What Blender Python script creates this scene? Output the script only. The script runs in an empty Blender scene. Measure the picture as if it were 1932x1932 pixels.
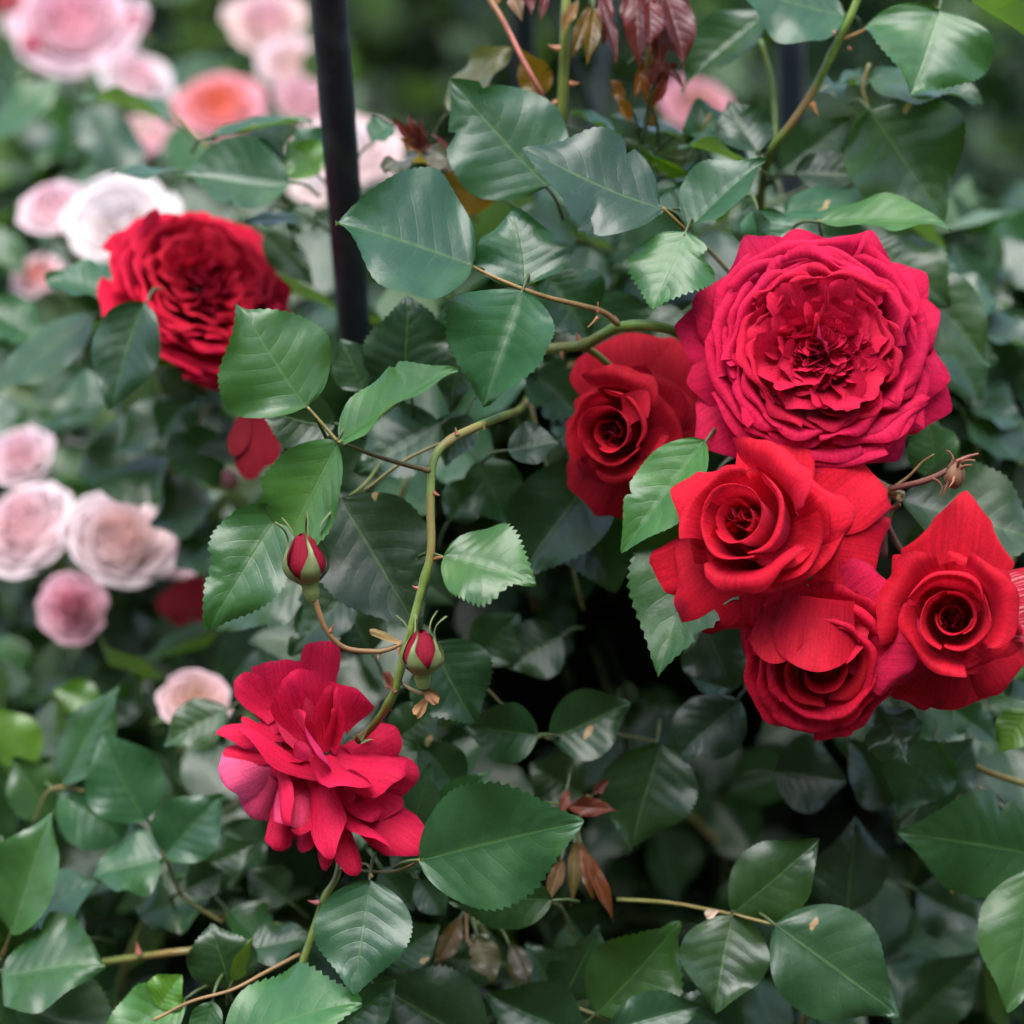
import bpy, math, random
import numpy as np
from mathutils import Vector, Matrix

random.seed(7); np.random.seed(7)
sc = bpy.context.scene
col = sc.collection

# ------------------------------------------------------------------ camera, sky, sun, exposure
PITCH = math.radians(15)
CAM = np.array([0.0, 0.0, 1.5])
RT = np.array([1.0, 0, 0])
FW = np.array([0, math.cos(PITCH), -math.sin(PITCH)])
UP = np.array([0, math.sin(PITCH), math.cos(PITCH)])
SPAN = 0.40                     # metres across the frame at one metre
cam = bpy.data.cameras.new('camera')
cam_ob = bpy.data.objects.new('camera', cam); col.objects.link(cam_ob)
cam_ob.location = CAM
cam_ob.rotation_euler = (math.pi / 2 - PITCH, 0, 0)
cam.sensor_width = 36; cam.lens = 36 / SPAN
cam.clip_start = 0.05; cam.clip_end = 500
cam.dof.use_dof = True; cam.dof.focus_distance = 0.985; cam.dof.aperture_fstop = 4.6
sc.camera = cam_ob

SUN_EL, SUN_AZ = math.radians(72), math.radians(195)
w = bpy.data.worlds.new('World'); sc.world = w; w.use_nodes = True
nt = w.node_tree; nt.nodes.clear()
o_ = nt.nodes.new('ShaderNodeOutputWorld'); b_ = nt.nodes.new('ShaderNodeBackground'); s_ = nt.nodes.new('ShaderNodeTexSky')
s_.sky_type = 'NISHITA'; s_.sun_disc = False; s_.sun_elevation = SUN_EL; s_.sun_rotation = SUN_AZ
s_.air_density = 1.0; s_.dust_density = 1.6; s_.ozone_density = 1.0
h_ = nt.nodes.new('ShaderNodeHueSaturation'); h_.inputs['Saturation'].default_value = 0.85
nt.links.new(s_.outputs[0], h_.inputs['Color']); nt.links.new(h_.outputs[0], b_.inputs[0]); nt.links.new(b_.outputs[0], o_.inputs[0])
b_.inputs[1].default_value = 0.14
sun = bpy.data.lights.new('sun', 'SUN'); sun.energy = 1.5; sun.angle = math.radians(50); sun.color = (1, 0.985, 0.965)
sun_ob = bpy.data.objects.new('sun', sun); col.objects.link(sun_ob)
sdir = Vector((math.cos(SUN_EL) * math.sin(SUN_AZ), math.cos(SUN_EL) * math.cos(SUN_AZ), math.sin(SUN_EL)))
sun_ob.rotation_euler = (-sdir).to_track_quat('-Z', 'Y').to_euler()
vs = sc.view_settings
vs.view_transform = 'Standard'; vs.look = 'None'; vs.gamma = 1.0; vs.use_curve_mapping = False
vs.exposure = 1.95
sc.render.engine = 'CYCLES'
sc.cycles.use_denoising = True
sc.cycles.use_adaptive_sampling = True; sc.cycles.adaptive_threshold = 0.025; sc.cycles.adaptive_min_samples = 12
sc.cycles.max_bounces = 3; sc.cycles.diffuse_bounces = 2; sc.cycles.transmission_bounces = 2; sc.cycles.glossy_bounces = 1
sc.cycles.caustics_reflective = False; sc.cycles.caustics_refractive = False

PX = SPAN / 1932.0
def P(u, v, d):
    return CAM + FW * d + RT * ((u / 1932 - .5) * SPAN * d) + UP * ((.5 - v / 1932) * SPAN * d)
def cv(r, u, c):                 # direction given as right / up / towards the viewer's side
    a = RT * r + UP * u - FW * c
    return a / np.linalg.norm(a)
def nrm(a):
    a = np.asarray(a, float); return a / (np.linalg.norm(a) + 1e-12)
def sst(a, b, x):
    t = np.clip((x - a) / (b - a), 0, 1); return t * t * (3 - 2 * t)

# ------------------------------------------------------------------ materials
def new_mat(name):
    m = bpy.data.materials.new(name); m.use_nodes = True
    n = m.node_tree; n.nodes.clear(); return m, n
class NT:
    def __init__(s, tree): s.t = tree
    def n(s, typ, **kw):
        x = s.t.nodes.new(typ)
        for k, v in kw.items():
            if k.startswith('i_'):
                x.inputs[int(k[2:])].default_value = v
            else: setattr(x, k, v)
        return x
    def l(s, a, b): s.t.links.new(a, b)
    def math(s, op, a, b=None, clamp=False):
        x = s.t.nodes.new('ShaderNodeMath'); x.operation = op; x.use_clamp = clamp
        for i, q in enumerate((a, b)):
            if q is None: continue
            if isinstance(q, (int, float)): x.inputs[i].default_value = q
            else: s.l(q, x.inputs[i])
        return x.outputs[0]
    def mix(s, f, a, b, blend='MIX'):
        x = s.t.nodes.new('ShaderNodeMix'); x.data_type = 'RGBA'; x.blend_type = blend
        for i, q in ((0, f), (6, a), (7, b)):
            if isinstance(q, (int, float)): x.inputs[i].default_value = q
            elif isinstance(q, tuple): x.inputs[i].default_value = (*q, 1)[:4]
            else: s.l(q, x.inputs[i])
        return x.outputs[2]
    def ramp(s, f, a, b, va=0., vb=1.):
        x = s.t.nodes.new('ShaderNodeMapRange'); x.interpolation_type = 'SMOOTHSTEP'
        s.l(f, x.inputs[0])
        for i, v in ((1, a), (2, b), (3, va), (4, vb)): x.inputs[i].default_value = v
        return x.outputs[0]
    def sep(s, vec):
        x = s.t.nodes.new('ShaderNodeSeparateXYZ'); s.l(vec, x.inputs[0]); return x.outputs
    def noise(s, vec, scale, detail=3, rough=.55):
        x = s.t.nodes.new('ShaderNodeTexNoise'); x.inputs['Scale'].default_value = scale
        x.inputs['Detail'].default_value = detail; x.inputs['Roughness'].default_value = rough
        if vec is not None: s.l(vec, x.inputs['Vector'])
        return x.outputs[0]

def leaf_material(name, rough=.37, spec=.55, trans=.25, vein=.5, veincol=(.075, .15, .04), bump=.35, spots=False, under=(.13, .2, .11)):
    m, tr = new_mat(name); t = NT(tr)
    uv = t.n('ShaderNodeUVMap').outputs[0]; S, Tt, _ = t.sep(uv)
    a = t.math('ABSOLUTE', t.math('MULTIPLY', t.math('SUBTRACT', Tt, .5), 2.0))
    oi = t.n('ShaderNodeObjectInfo')
    tc = t.n('ShaderNodeTexCoord').outputs['Object']
    wob = t.math('MULTIPLY', t.math('SUBTRACT', t.noise(tc, 60, 1), .5), .06)
    # lateral veins sweep forward from the midrib
    q = t.math('MULTIPLY', t.math('ADD', t.math('SUBTRACT', S, t.math('MULTIPLY', t.math('POWER', a, 1.25), .24)), wob), 7.5)
    fr = t.math('FRACT', q); dq = t.math('ABSOLUTE', t.math('SUBTRACT', fr, .5))
    lat = t.math('MULTIPLY', t.ramp(dq, .43, .5), t.ramp(a, .95, .4))
    mid = t.ramp(a, .045, .008)
    # net veins
    mp = t.n('ShaderNodeMapping'); t.l(tc, mp.inputs[0])
    vo = t.n('ShaderNodeTexVoronoi', feature='DISTANCE_TO_EDGE'); vo.inputs['Scale'].default_value = 420; t.l(mp.outputs[0], vo.inputs['Vector'])
    net = t.ramp(vo.outputs['Distance'], .16, .0)
    vmask = t.math('MAXIMUM', mid, t.math('MULTIPLY', lat, .25))
    vmask = t.math('MAXIMUM', vmask, t.math('MULTIPLY', net, .16))
    var = t.noise(tc, 45, 2)
    c = oi.outputs['Color']
    c1 = t.mix(t.ramp(var, .3, .75), t.mix(1.0, c, (.72, .76, .7), 'MULTIPLY'), t.mix(1.0, c, (1.18, 1.1, 1.05), 'MULTIPLY'))
    c2 = t.mix(t.math('MULTIPLY', vmask, vein), c1, veincol)
    yl = t.ramp(t.noise(tc, 22, 2), .56, .78)
    c2 = t.mix(t.math('MULTIPLY', yl, .35), c2, t.mix(1., c2, (2.0, 1.45, .6), 'MULTIPLY'))
    if spots:
        sp = t.noise(tc, 95, 2, .4)
        sm = t.ramp(sp, .715, .74)
        c2 = t.mix(sm, c2, (.34, .22, .1))
    geo = t.n('ShaderNodeNewGeometry')
    c3 = t.mix(geo.outputs['Backfacing'], c2, t.mix(.6, c2, under))
    # relief: sunk veins, puffed cells
    puff = t.math('COSINE', t.math('MULTIPLY', q, 6.2832))
    vb = t.math('MAXIMUM', mid, t.math('MULTIPLY', lat, .45))
    hgt = t.math('ADD', t.math('MULTIPLY', puff, -.08), t.math('MULTIPLY', vb, -.25))
    fine = t.noise(tc, 620, 2, .65)
    hgt = t.math('ADD', hgt, t.math('ADD', t.math('MULTIPLY', t.noise(tc, 150, 1), .5), t.math('MULTIPLY', fine, .22)))
    bp = t.n('ShaderNodeBump'); bp.inputs['Strength'].default_value = bump; bp.inputs['Distance'].default_value = .0011
    t.l(hgt, bp.inputs['Height'])
    p = t.n('ShaderNodeBsdfPrincipled'); t.l(c3, p.inputs['Base Color']); t.l(bp.outputs[0], p.inputs['Normal'])
    rr = t.math('ADD', t.math('MULTIPLY', var, .34), rough - .17)
    t.l(t.math('ADD', rr, t.math('MULTIPLY', geo.outputs['Backfacing'], .25)), p.inputs['Roughness'])
    p.inputs['Specular IOR Level'].default_value = spec
    tl = t.n('ShaderNodeBsdfTranslucent'); t.l(t.mix(1.0, c3, (1.6, 1.9, .35), 'MULTIPLY'), tl.inputs[0]); t.l(bp.outputs[0], tl.inputs['Normal'])
    mx = t.n('ShaderNodeMixShader'); mx.inputs[0].default_value = trans; t.l(p.outputs[0], mx.inputs[1]); t.l(tl.outputs[0], mx.inputs[2])
    o = t.n('ShaderNodeOutputMaterial'); t.l(mx.outputs[0], o.inputs[0])
    return m

def petal_material(name, rough=.68, spec=.12, trans=.3, sheen=.10, sheen_tint=(1, .12, .2), back=(1.1, 2.6, 2.2), streak=.20, blotch=.6, rimf=.8, rimc=(.62, .6, .9)):
    m, tr = new_mat(name); t = NT(tr)
    uv = t.n('ShaderNodeUVMap').outputs[0]
    oi = t.n('ShaderNodeObjectInfo'); c = oi.outputs['Color']
    mp = t.n('ShaderNodeMapping'); mp.inputs['Scale'].default_value = (1.6, 34, 1); t.l(uv, mp.inputs[0])
    ad = t.n('ShaderNodeVectorMath', operation='ADD'); t.l(mp.outputs[0], ad.inputs[0])
    cmb = t.n('ShaderNodeCombineXYZ'); t.l(t.math('MULTIPLY', oi.outputs['Random'], 57.), cmb.inputs[2]); t.l(cmb.outputs[0], ad.inputs[1])
    st = t.noise(ad.outputs[0], 1.0, 2, .6)
    tc = t.n('ShaderNodeTexCoord').outputs['Object']
    mot = t.noise(tc, 1100, 2, .7)
    v = t.math('ADD', t.math('MULTIPLY', st, .5), t.math('MULTIPLY', mot, .5))
    lo = t.mix(1.0, c, (1 - streak, 1 - streak, 1 - streak), 'MULTIPLY'); hi = t.mix(1.0, c, (1 + streak, 1 + streak * 1.6, 1 + streak * 1.6), 'MULTIPLY')
    c1 = t.mix(t.ramp(v, .33, .68), lo, hi)
    geo = t.n('ShaderNodeNewGeometry')
    c1 = t.mix(geo.outputs['Backfacing'], c1, t.mix(1.0, c1, back, 'MULTIPLY'))
    big = t.noise(tc, 38, 3, .6)
    c1 = t.mix(t.math('MULTIPLY', t.ramp(big, .42, .72), blotch), c1, t.mix(1.0, c1, (.62, .5, .75), 'MULTIPLY'))
    S_, T_, _z = t.sep(uv)
    rim = t.math('MAXIMUM', t.ramp(S_, .93, 1.), t.ramp(t.math('ABSOLUTE', t.math('SUBTRACT', T_, .5)), .455, .5))
    c1 = t.mix(t.math('MULTIPLY', rim, t.ramp(big, .35, .65, 0., rimf)), c1, t.mix(1.0, c1, rimc, 'MULTIPLY'))
    at = t.n('ShaderNodeAttribute', attribute_name='mark')
    ms = t.sep(at.outputs['Vector'])
    c1 = t.mix(t.math('MULTIPLY', t.ramp(t.math('ADD', ms[0], t.math('MULTIPLY', t.math('SUBTRACT', big, .5), 1.4)), .4, .85), .5), c1, (.07, .006, .03))
    c1 = t.mix(t.math('MULTIPLY', ms[1], t.ramp(st, .5, .62)), c1, (.75, .42, .45))
    bp = t.n('ShaderNodeBump'); bp.inputs['Strength'].default_value = .3; bp.inputs['Distance'].default_value = .0008
    t.l(t.math('ADD', t.math('MULTIPLY', st, .5), t.math('ADD', t.math('MULTIPLY', mot, .22), t.math('MULTIPLY', big, 1.3))), bp.inputs['Height'])
    p = t.n('ShaderNodeBsdfPrincipled'); t.l(c1, p.inputs['Base Color']); t.l(bp.outputs[0], p.inputs['Normal'])
    p.inputs['Roughness'].default_value = rough; p.inputs['Specular IOR Level'].default_value = spec
    p.inputs['Sheen Weight'].default_value = sheen; p.inputs['Sheen Roughness'].default_value = .4; p.inputs['Sheen Tint'].default_value = (*sheen_tint, 1)
    tl = t.n('ShaderNodeBsdfTranslucent'); t.l(c1, tl.inputs[0])
    mx = t.n('ShaderNodeMixShader'); mx.inputs[0].default_value = trans; t.l(p.outputs[0], mx.inputs[1]); t.l(tl.outputs[0], mx.inputs[2])
    o = t.n('ShaderNodeOutputMaterial'); t.l(mx.outputs[0], o.inputs[0])
    return m

def plain_material(name, rough=.5, spec=.4, scale=60, amt=.3, bump=.2, second=None, metallic=0., bdist=.0008):
    m, tr = new_mat(name); t = NT(tr)
    oi = t.n('ShaderNodeObjectInfo'); c = oi.outputs['Color']
    tc = t.n('ShaderNodeTexCoord').outputs['Object']
    n1 = t.noise(tc, scale, 5, .6)
    c1 = t.mix(t.ramp(n1, .3, .7), t.mix(1., c, (1 - amt,) * 3, 'MULTIPLY'), t.mix(1., c, (1 + amt,) * 3, 'MULTIPLY'))
    if second:
        c1 = t.mix(t.ramp(t.noise(tc, scale * .45, 3), .48, .66), c1, second)
    bp = t.n('ShaderNodeBump'); bp.inputs['Strength'].default_value = bump; bp.inputs['Distance'].default_value = bdist; t.l(n1, bp.inputs['Height'])
    p = t.n('ShaderNodeBsdfPrincipled'); t.l(c1, p.inputs['Base Color']); t.l(bp.outputs[0], p.inputs['Normal'])
    t.l(t.math('ADD', t.math('MULTIPLY', n1, .25), rough - .12), p.inputs['Roughness'])
    p.inputs['Specular IOR Level'].default_value = spec; p.inputs['Metallic'].default_value = metallic
    o = t.n('ShaderNodeOutputMaterial'); t.l(p.outputs[0], o.inputs[0])
    return m

M_LEAF = leaf_material('rose_leaf_glossy')
M_SPOT = leaf_material('rose_leaf_spotted', spots=True)
M_YOUNG = leaf_material('young_bronze_leaf', rough=.4, trans=.35, veincol=(.3, .16, .06), vein=.3, under=(.25, .14, .06))
M_FOL = leaf_material('shrub_foliage', rough=.55, spec=.22, bump=.0, vein=.2)
M_RED = petal_material('red_petal_velvet')
M_PINK = petal_material('pink_petal', sheen=.05, sheen_tint=(1, .9, .9), back=(1.0, .97, .97), streak=.06, trans=.45, spec=.2, blotch=.0, rimf=.0)
M_STEM = plain_material('green_cane_bark', rough=.45, second=(.2, .13, .04))
M_BROWN = plain_material('dry_brown_tissue', rough=.7, amt=.45, bump=.5)
M_SEPAL = plain_material('sepal_green', rough=.55, amt=.25)
M_METAL = plain_material('painted_metal', rough=.38, spec=.5, scale=120, amt=.12, bump=.12, second=(.035, .037, .045))
M_SOIL = plain_material('garden_soil', rough=.95, spec=.2, scale=9, amt=.5, bump=1., bdist=.03)

# ------------------------------------------------------------------ object helpers
def grid_faces(ns, nt):
    i, j = np.meshgrid(np.arange(ns - 1), np.arange(nt - 1), indexing='ij')
    a = (i * nt + j).ravel()
    return np.stack([a, a + 1, a + nt + 1, a + nt], 1)

def make_mesh(name, V, F, mat, uv=None, mark=None, smooth=True):
    me = bpy.data.meshes.new(name)
    V = np.ascontiguousarray(V, dtype=np.float32); F = np.asarray(F, dtype=np.int32)
    k = F.shape[1]
    me.vertices.add(len(V)); me.vertices.foreach_set('co', V.ravel())
    me.loops.add(F.size); me.loops.foreach_set('vertex_index', F.ravel())
    me.polygons.add(len(F)); me.polygons.foreach_set('loop_start', np.arange(0, F.size, k, dtype=np.int32))
    if smooth: me.polygons.foreach_set('use_smooth', np.ones(len(F), dtype=bool))
    if uv is not None:
        l = me.uv_layers.new(name='UVMap'); l.data.foreach_set('uv', np.asarray(uv, np.float32)[F.ravel()].ravel())
    if mark is not None:
        at = me.attributes.new('mark', 'FLOAT_VECTOR', 'POINT'); at.data.foreach_set('vector', np.asarray(mark, np.float32).ravel())
    me.materials.append(mat); me.update(); me.validate()
    return me

ORI = {}; CANES = {}
def thing(name, label, cat, origin, group=None, kind=None):
    o = bpy.data.objects.new(name, None); col.objects.link(o)
    o.empty_display_size = .01
    o.location = Vector(origin); ORI[o.name] = np.array(origin, float)
    o['label'] = label; o['category'] = cat
    if group: o['group'] = group
    if kind: o['kind'] = kind
    return o
def part(name, me, parent, origin=None, color=None, sub_of=None):
    """mesh given in world coordinates relative to origin; parent thing or part"""
    o = bpy.data.objects.new(name, me); col.objects.link(o)
    if origin is None: origin = np.zeros(3)
    ORI[o.name] = np.array(origin, float)
    if parent is not None:
        o.parent = parent; o.location = Vector(np.array(origin) - ORI[parent.name])
    else: o.location = Vector(origin)
    if color is not None: o.color = (*color, 1)
    return o

# ---- sheets: petals and leaves
def centreline(L, k0, k1, ktip, n=60):
    s = np.linspace(0, 1.25, n); k = k0 + k1 * s + ktip * sst(.62, 1., s)
    th = np.concatenate([[0], np.cumsum((k[1:] + k[:-1]) / 2 * (s[1] - s[0]))])
    y = np.concatenate([[0], np.cumsum(np.cos((th[1:] + th[:-1]) / 2) * (s[1] - s[0]))]) * L
    z = np.concatenate([[0], np.cumsum(np.sin((th[1:] + th[:-1]) / 2) * (s[1] - s[0]))]) * L
    return s * L, y, z, th
def apply_bend(x, y, z, L, k0, k1, ktip, align=True):
    s, cy, cz, th = centreline(L, k0, k1, ktip)
    Y = np.interp(y, s, cy); Z = np.interp(y, s, cz); T = np.interp(y, s, th)
    Y2 = Y - z * np.sin(T); Z2 = Z + z * np.cos(T)
    if align:
        ey, ez = np.interp(L, s, cy), np.interp(L, s, cz)
        a = math.atan2(ez, ey); ch = math.hypot(ey, ez)
        c, s_ = math.cos(-a), math.sin(-a)
        Y2, Z2 = (Y2 * c - Z2 * s_) * L / ch, (Y2 * s_ + Z2 * c) * L / ch
    return np.stack([x, Y2, Z2], -1)

def petal_sheet(L, W, ns=15, nt_=15, c=.22, q=2.4, point=0., base=.3, wide=.68, narrow=0., k=(0, 0, 0), cup=0., roll=0., rs=.35, rho=.0035, rip=0., jag=0., notch=0., toproll=0., seed=0, twist=0., bruise=None, pale=0.):
    rng = np.random.RandomState(seed)
    S, T = np.meshgrid(np.linspace(0, 1, ns) ** .9, np.linspace(-1, 1, nt_), indexing='ij')
    hw = W / 2 * (base + (1 - base) * sst(0, wide, S)) * (1 - narrow * sst(wide, 1, S))
    j = np.interp(T, np.linspace(-1, 1, 13), rng.randn(13)) * jag
    yf = S * (1 - c * np.abs(T) ** q * S ** 1.3) + point * np.exp(-(T / .2) ** 2) * S ** 8 + j * S ** 5 - notch * np.exp(-(T / .12) ** 2) * S ** 6
    y = yf * L; x = T * hw; z = np.zeros_like(x)
    if roll:
        x0 = hw * (1 - roll * sst(rs, 1., S)); over = np.maximum(np.abs(x) - x0, 0)
        a = np.minimum(over / rho, 2.4); ex = np.maximum(over / rho - 2.4, 0) * rho
        x = np.sign(x) * (np.minimum(np.abs(x), x0) + rho * np.sin(a) + ex * np.cos(a)); z = -rho * (1 - np.cos(a)) - ex * np.sin(a) * .6
    if toproll:
        y0 = L * (1 - toproll); over = np.maximum(y - y0, 0); r2 = rho * 1.15
        a = np.minimum(over / r2, 2.6); y = np.minimum(y, y0) + r2 * np.sin(a); z = z - r2 * (1 - np.cos(a))
    z = z + cup * W * (x / (W / 2)) ** 2 * .5
    ph = rng.rand(4) * 6.28
    z = z + rip * W * S ** 2 * (np.sin(3.1 * T + ph[0]) + .6 * np.sin(6.3 * T + 2 * S + ph[1])) * .5 + rip * W * .35 * np.sin(4 * S + ph[2]) * np.sin(2 * T + ph[3])
    V = apply_bend(x, y, z, L, *k)
    if twist:
        a = twist * S; X = V[..., 0] * np.cos(a) - V[..., 2] * np.sin(a); Z = V[..., 0] * np.sin(a) + V[..., 2] * np.cos(a)
        V[..., 0] = X; V[..., 2] = Z
    uv = np.stack([S, T * .5 + .5], -1).reshape(-1, 2)
    mk = np.zeros((S.size, 3))
    if bruise is not None:
        for (bs, bt, br) in bruise:
            mk[:, 0] = np.maximum(mk[:, 0], np.exp(-(((S - bs) ** 2 + ((T - bt) * .5) ** 2) / br ** 2)).ravel())
    mk[:, 1] = pale * (S.ravel() > .3)
    return V.reshape(-1, 3), grid_faces(ns, nt_), uv, mk

def frame_to(V, B, T, nh):
    y = nrm(T - B); n = nh - y * np.dot(nh, y); n = nrm(n); x = np.cross(y, n)
    return V[:, :1] * x + V[:, 1:2] * y + V[:, 2:3] * n

def put_petal(th, B, T, nh, W, color, mat=M_RED, name='petal', **kw):
    L = np.linalg.norm(T - B)
    V, F, uv, mk = petal_sheet(L, W, **kw)
    V = frame_to(V, B, T, nh)
    me = make_mesh(name, V, F, mat, uv, mk)
    return part(name, me, th, B, color)

# ---- tubes
def smooth_path(pts, n=6):
    pts = np.asarray(pts, float)
    if len(pts) < 3:
        t = np.linspace(0, 1, n + 1)[:, None]; return pts[0] * (1 - t) + pts[-1] * t
    q = np.vstack([2 * pts[0] - pts[1], pts, 2 * pts[-1] - pts[-2]]); out = []
    for i in range(1, len(q) - 2):
        p0, p1, p2, p3 = q[i - 1:i + 3]
        for t in np.linspace(0, 1, n, endpoint=False):
            out.append(.5 * ((2 * p1) + (-p0 + p2) * t + (2 * p0 - 5 * p1 + 4 * p2 - p3) * t * t + (-p0 + 3 * p1 - 3 * p2 + p3) * t ** 3))
    out.append(q[-2]); return np.array(out)
def tube(pts, r0, r1=None, sides=10, n=6, bumps=None, cap=True):
    p = smooth_path(pts, n); m = len(p); r1 = r0 if r1 is None else r1
    rad = np.linspace(r0, r1, m)
    if bumps:
        for (f, a, wd) in bumps: rad = rad * (1 + a * np.exp(-((np.linspace(0, 1, m) - f) / wd) ** 2))
    tg = np.gradient(p, axis=0); tg /= np.linalg.norm(tg, axis=1)[:, None] + 1e-12
    n0 = nrm(np.cross(tg[0], [.13, .3, .94])); V = []
    for i in range(m):
        n0 = nrm(n0 - tg[i] * np.dot(n0, tg[i])); b = np.cross(tg[i], n0)
        a = np.linspace(0, 2 * np.pi, sides, endpoint=False)[:, None]
        V.append(p[i] + rad[i] * (np.cos(a) * n0 + np.sin(a) * b))
    V = np.vstack(V); F = []
    for i in range(m - 1):
        for j in range(sides):
            F.append((i * sides + j, i * sides + (j + 1) % sides, (i + 1) * sides + (j + 1) % sides, (i + 1) * sides + j))
    if cap:
        c0 = len(V); V = np.vstack([V, p[:1], p[-1:]])
        for j in range(sides):
            F.append((c0, (j + 1) % sides, j, c0)); k = (m - 1) * sides
            F.append((c0 + 1, k + j, k + (j + 1) % sides, c0 + 1))
    return V, np.array(F)
def clean_faces(me):
    me.validate(); return me
def put_tube(th, pts, r0, r1=None, color=(.1, .17, .03), mat=None, name='cane', **kw):
    pts = np.asarray(pts); V, F = tube(pts, r0, r1, **kw)
    B = pts[0]
    # quads with a repeated corner are cap triangles
    me = bpy.data.meshes.new(name)
    fl = [tuple(dict.fromkeys(map(int, f))) for f in F]
    me.from_pydata([tuple(v) for v in (V - B)], [], fl)
    me.polygons.foreach_set('use_smooth', np.ones(len(fl), dtype=bool)); me.materials.append(mat or M_STEM); me.update()
    o = part(name, me, th, B, color)
    if name == 'cane' and th.name not in CANES: CANES[th.name] = o
    return o
def pt(*uvd): return np.array([P(*a) for a in uvd])

def lathe(prof, B, ax, sides=16):
    ax = nrm(ax); e1 = nrm(np.cross(ax, [.3, .2, .9])); e2 = np.cross(ax, e1); V = []
    for (r, h) in prof:
        a = np.linspace(0, 2 * np.pi, sides, endpoint=False)[:, None]
        V.append(ax * h + r * (np.cos(a) * e1 + np.sin(a) * e2))
    V = np.vstack(V); F = []
    for i in range(len(prof) - 1):
        for j in range(sides):
            F.append((i * sides + j, i * sides + (j + 1) % sides, (i + 1) * sides + (j + 1) % sides, (i + 1) * sides + j))
    return V, np.array(F)
def put_lathe(th, prof, B, ax, color, mat, name):
    V, F = lathe(prof, B, ax); me = make_mesh(name, V, F, mat); return part(name, me, th, B, color)

# ------------------------------------------------------------------ leaves
def leaf_sheet(L, W, ns=46, nt_=13, fold=.25, k=(0., 0., 0.), curl=0., wave=.03, serr=.045, teeth=22, shape=.82, asym=0., bite=None, seed=0, quilt=.012, tipw=.0):
    rng = np.random.RandomState(seed)
    s = np.linspace(0, 1, ns); t = np.linspace(-1, 1, nt_)
    S, T = np.meshgrid(s, t, indexing='ij'); A = np.abs(T)
    prof = np.sin(np.pi * np.clip(s, 0, 1) ** shape) ** .78
    prof = prof * (1 - .42 * sst(.58, .98, s)) + .010
    tooth = np.where(np.arange(ns) % 2 == 1, 1., -.3) * serr * sst(.04, .2, s) * sst(1.0, .9, s)
    hw = (W / 2 * prof)[:, None] * (1 + asym * np.sign(T) * .15)
    edge = (A > .99)
    x = T * hw * (1 + np.where(edge, tooth[:, None], 0))
    y = S * L + np.where(edge, .35 * tooth[:, None] * W, 0)
    if bite:
        for (bs, side, br, depth) in bite:
            m = np.exp(-((S - bs) / br) ** 2) * (np.sign(T) == side)
            jj = 1 + .25 * np.interp(s, np.linspace(0, 1, 30), rng.randn(30))[:, None]
            x = x * (1 - depth * m * np.minimum(1, jj))
    fold = fold * rng.uniform(.9, 1.7); wave = wave * rng.uniform(1.2, 2.6); curl = curl + rng.uniform(-.35, .15)
    z = fold * np.abs(x) + curl * x ** 2 / W * 2
    q = (S - .24 * A ** 1.25) * 7.5
    z = z - .38 * quilt * W * np.cos(2 * np.pi * q) * A * (1.05 - A)
    ph = rng.rand(4) * 6.28
    z = z + wave * W * A ** 2 * (np.sin(7 * S + ph[0] + (T > 0) * 2.2) + .6 * np.sin(15 * S + ph[1] + (T > 0) * 1.3))
    x = x + .05 * W * np.sin(np.pi * S + ph[2]) * (rng.rand() - .5) * 2
    V = apply_bend(x, y, z, L, k[0], k[1] - rng.uniform(0, .5), k[2] - rng.uniform(0, .9))
    tw = rng.uniform(-.35, .35) * S
    V = np.stack([V[..., 0] * np.cos(tw) - V[..., 2] * np.sin(tw), V[..., 1], V[..., 0] * np.sin(tw) + V[..., 2] * np.cos(tw)], -1)
    uv = np.stack([S, T * .5 + .5], -1).reshape(-1, 2)
    return V.reshape(-1, 3), grid_faces(ns, nt_), uv

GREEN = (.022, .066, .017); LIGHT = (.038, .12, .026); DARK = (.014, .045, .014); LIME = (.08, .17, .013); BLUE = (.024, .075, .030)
LEAFN = [0]
def put_leaf(th, B, T, nh, W, color=GREEN, mat=None, name='leaflet', **kw):
    LEAFN[0] += 1
    L = np.linalg.norm(T - B); kw.setdefault('seed', LEAFN[0])
    rb = np.random.RandomState(LEAFN[0] + 7)
    if 'bite' not in kw and rb.rand() < .3:
        kw['bite'] = [(rb.uniform(.3, .9), rb.choice([-1, 1]), rb.uniform(.02, .05), rb.uniform(.15, .4)) for _ in range(rb.randint(1, 3))]
    V, F, uv = leaf_sheet(L, W, **kw)
    V = frame_to(V, B, T, nh)
    me = make_mesh(name, V, F, mat or (M_SPOT if LEAFN[0] % 4 == 1 else M_LEAF), uv)
    j = np.random.RandomState(LEAFN[0] + 99).uniform(.82, 1.18, 3) * np.random.RandomState(LEAFN[0]).uniform(.85, 1.15)
    return part(name, me, th, B, tuple(np.array(color) * j))
NH = {'u': (0, .80, .60), 'c': (0, .1, 1.), 'm': (0, .45, .9), 'd': (0, -.35, .9), 'l': (-.6, .4, .7), 'r': (.6, .4, .7), 's': (0, .95, .3)}
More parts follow.
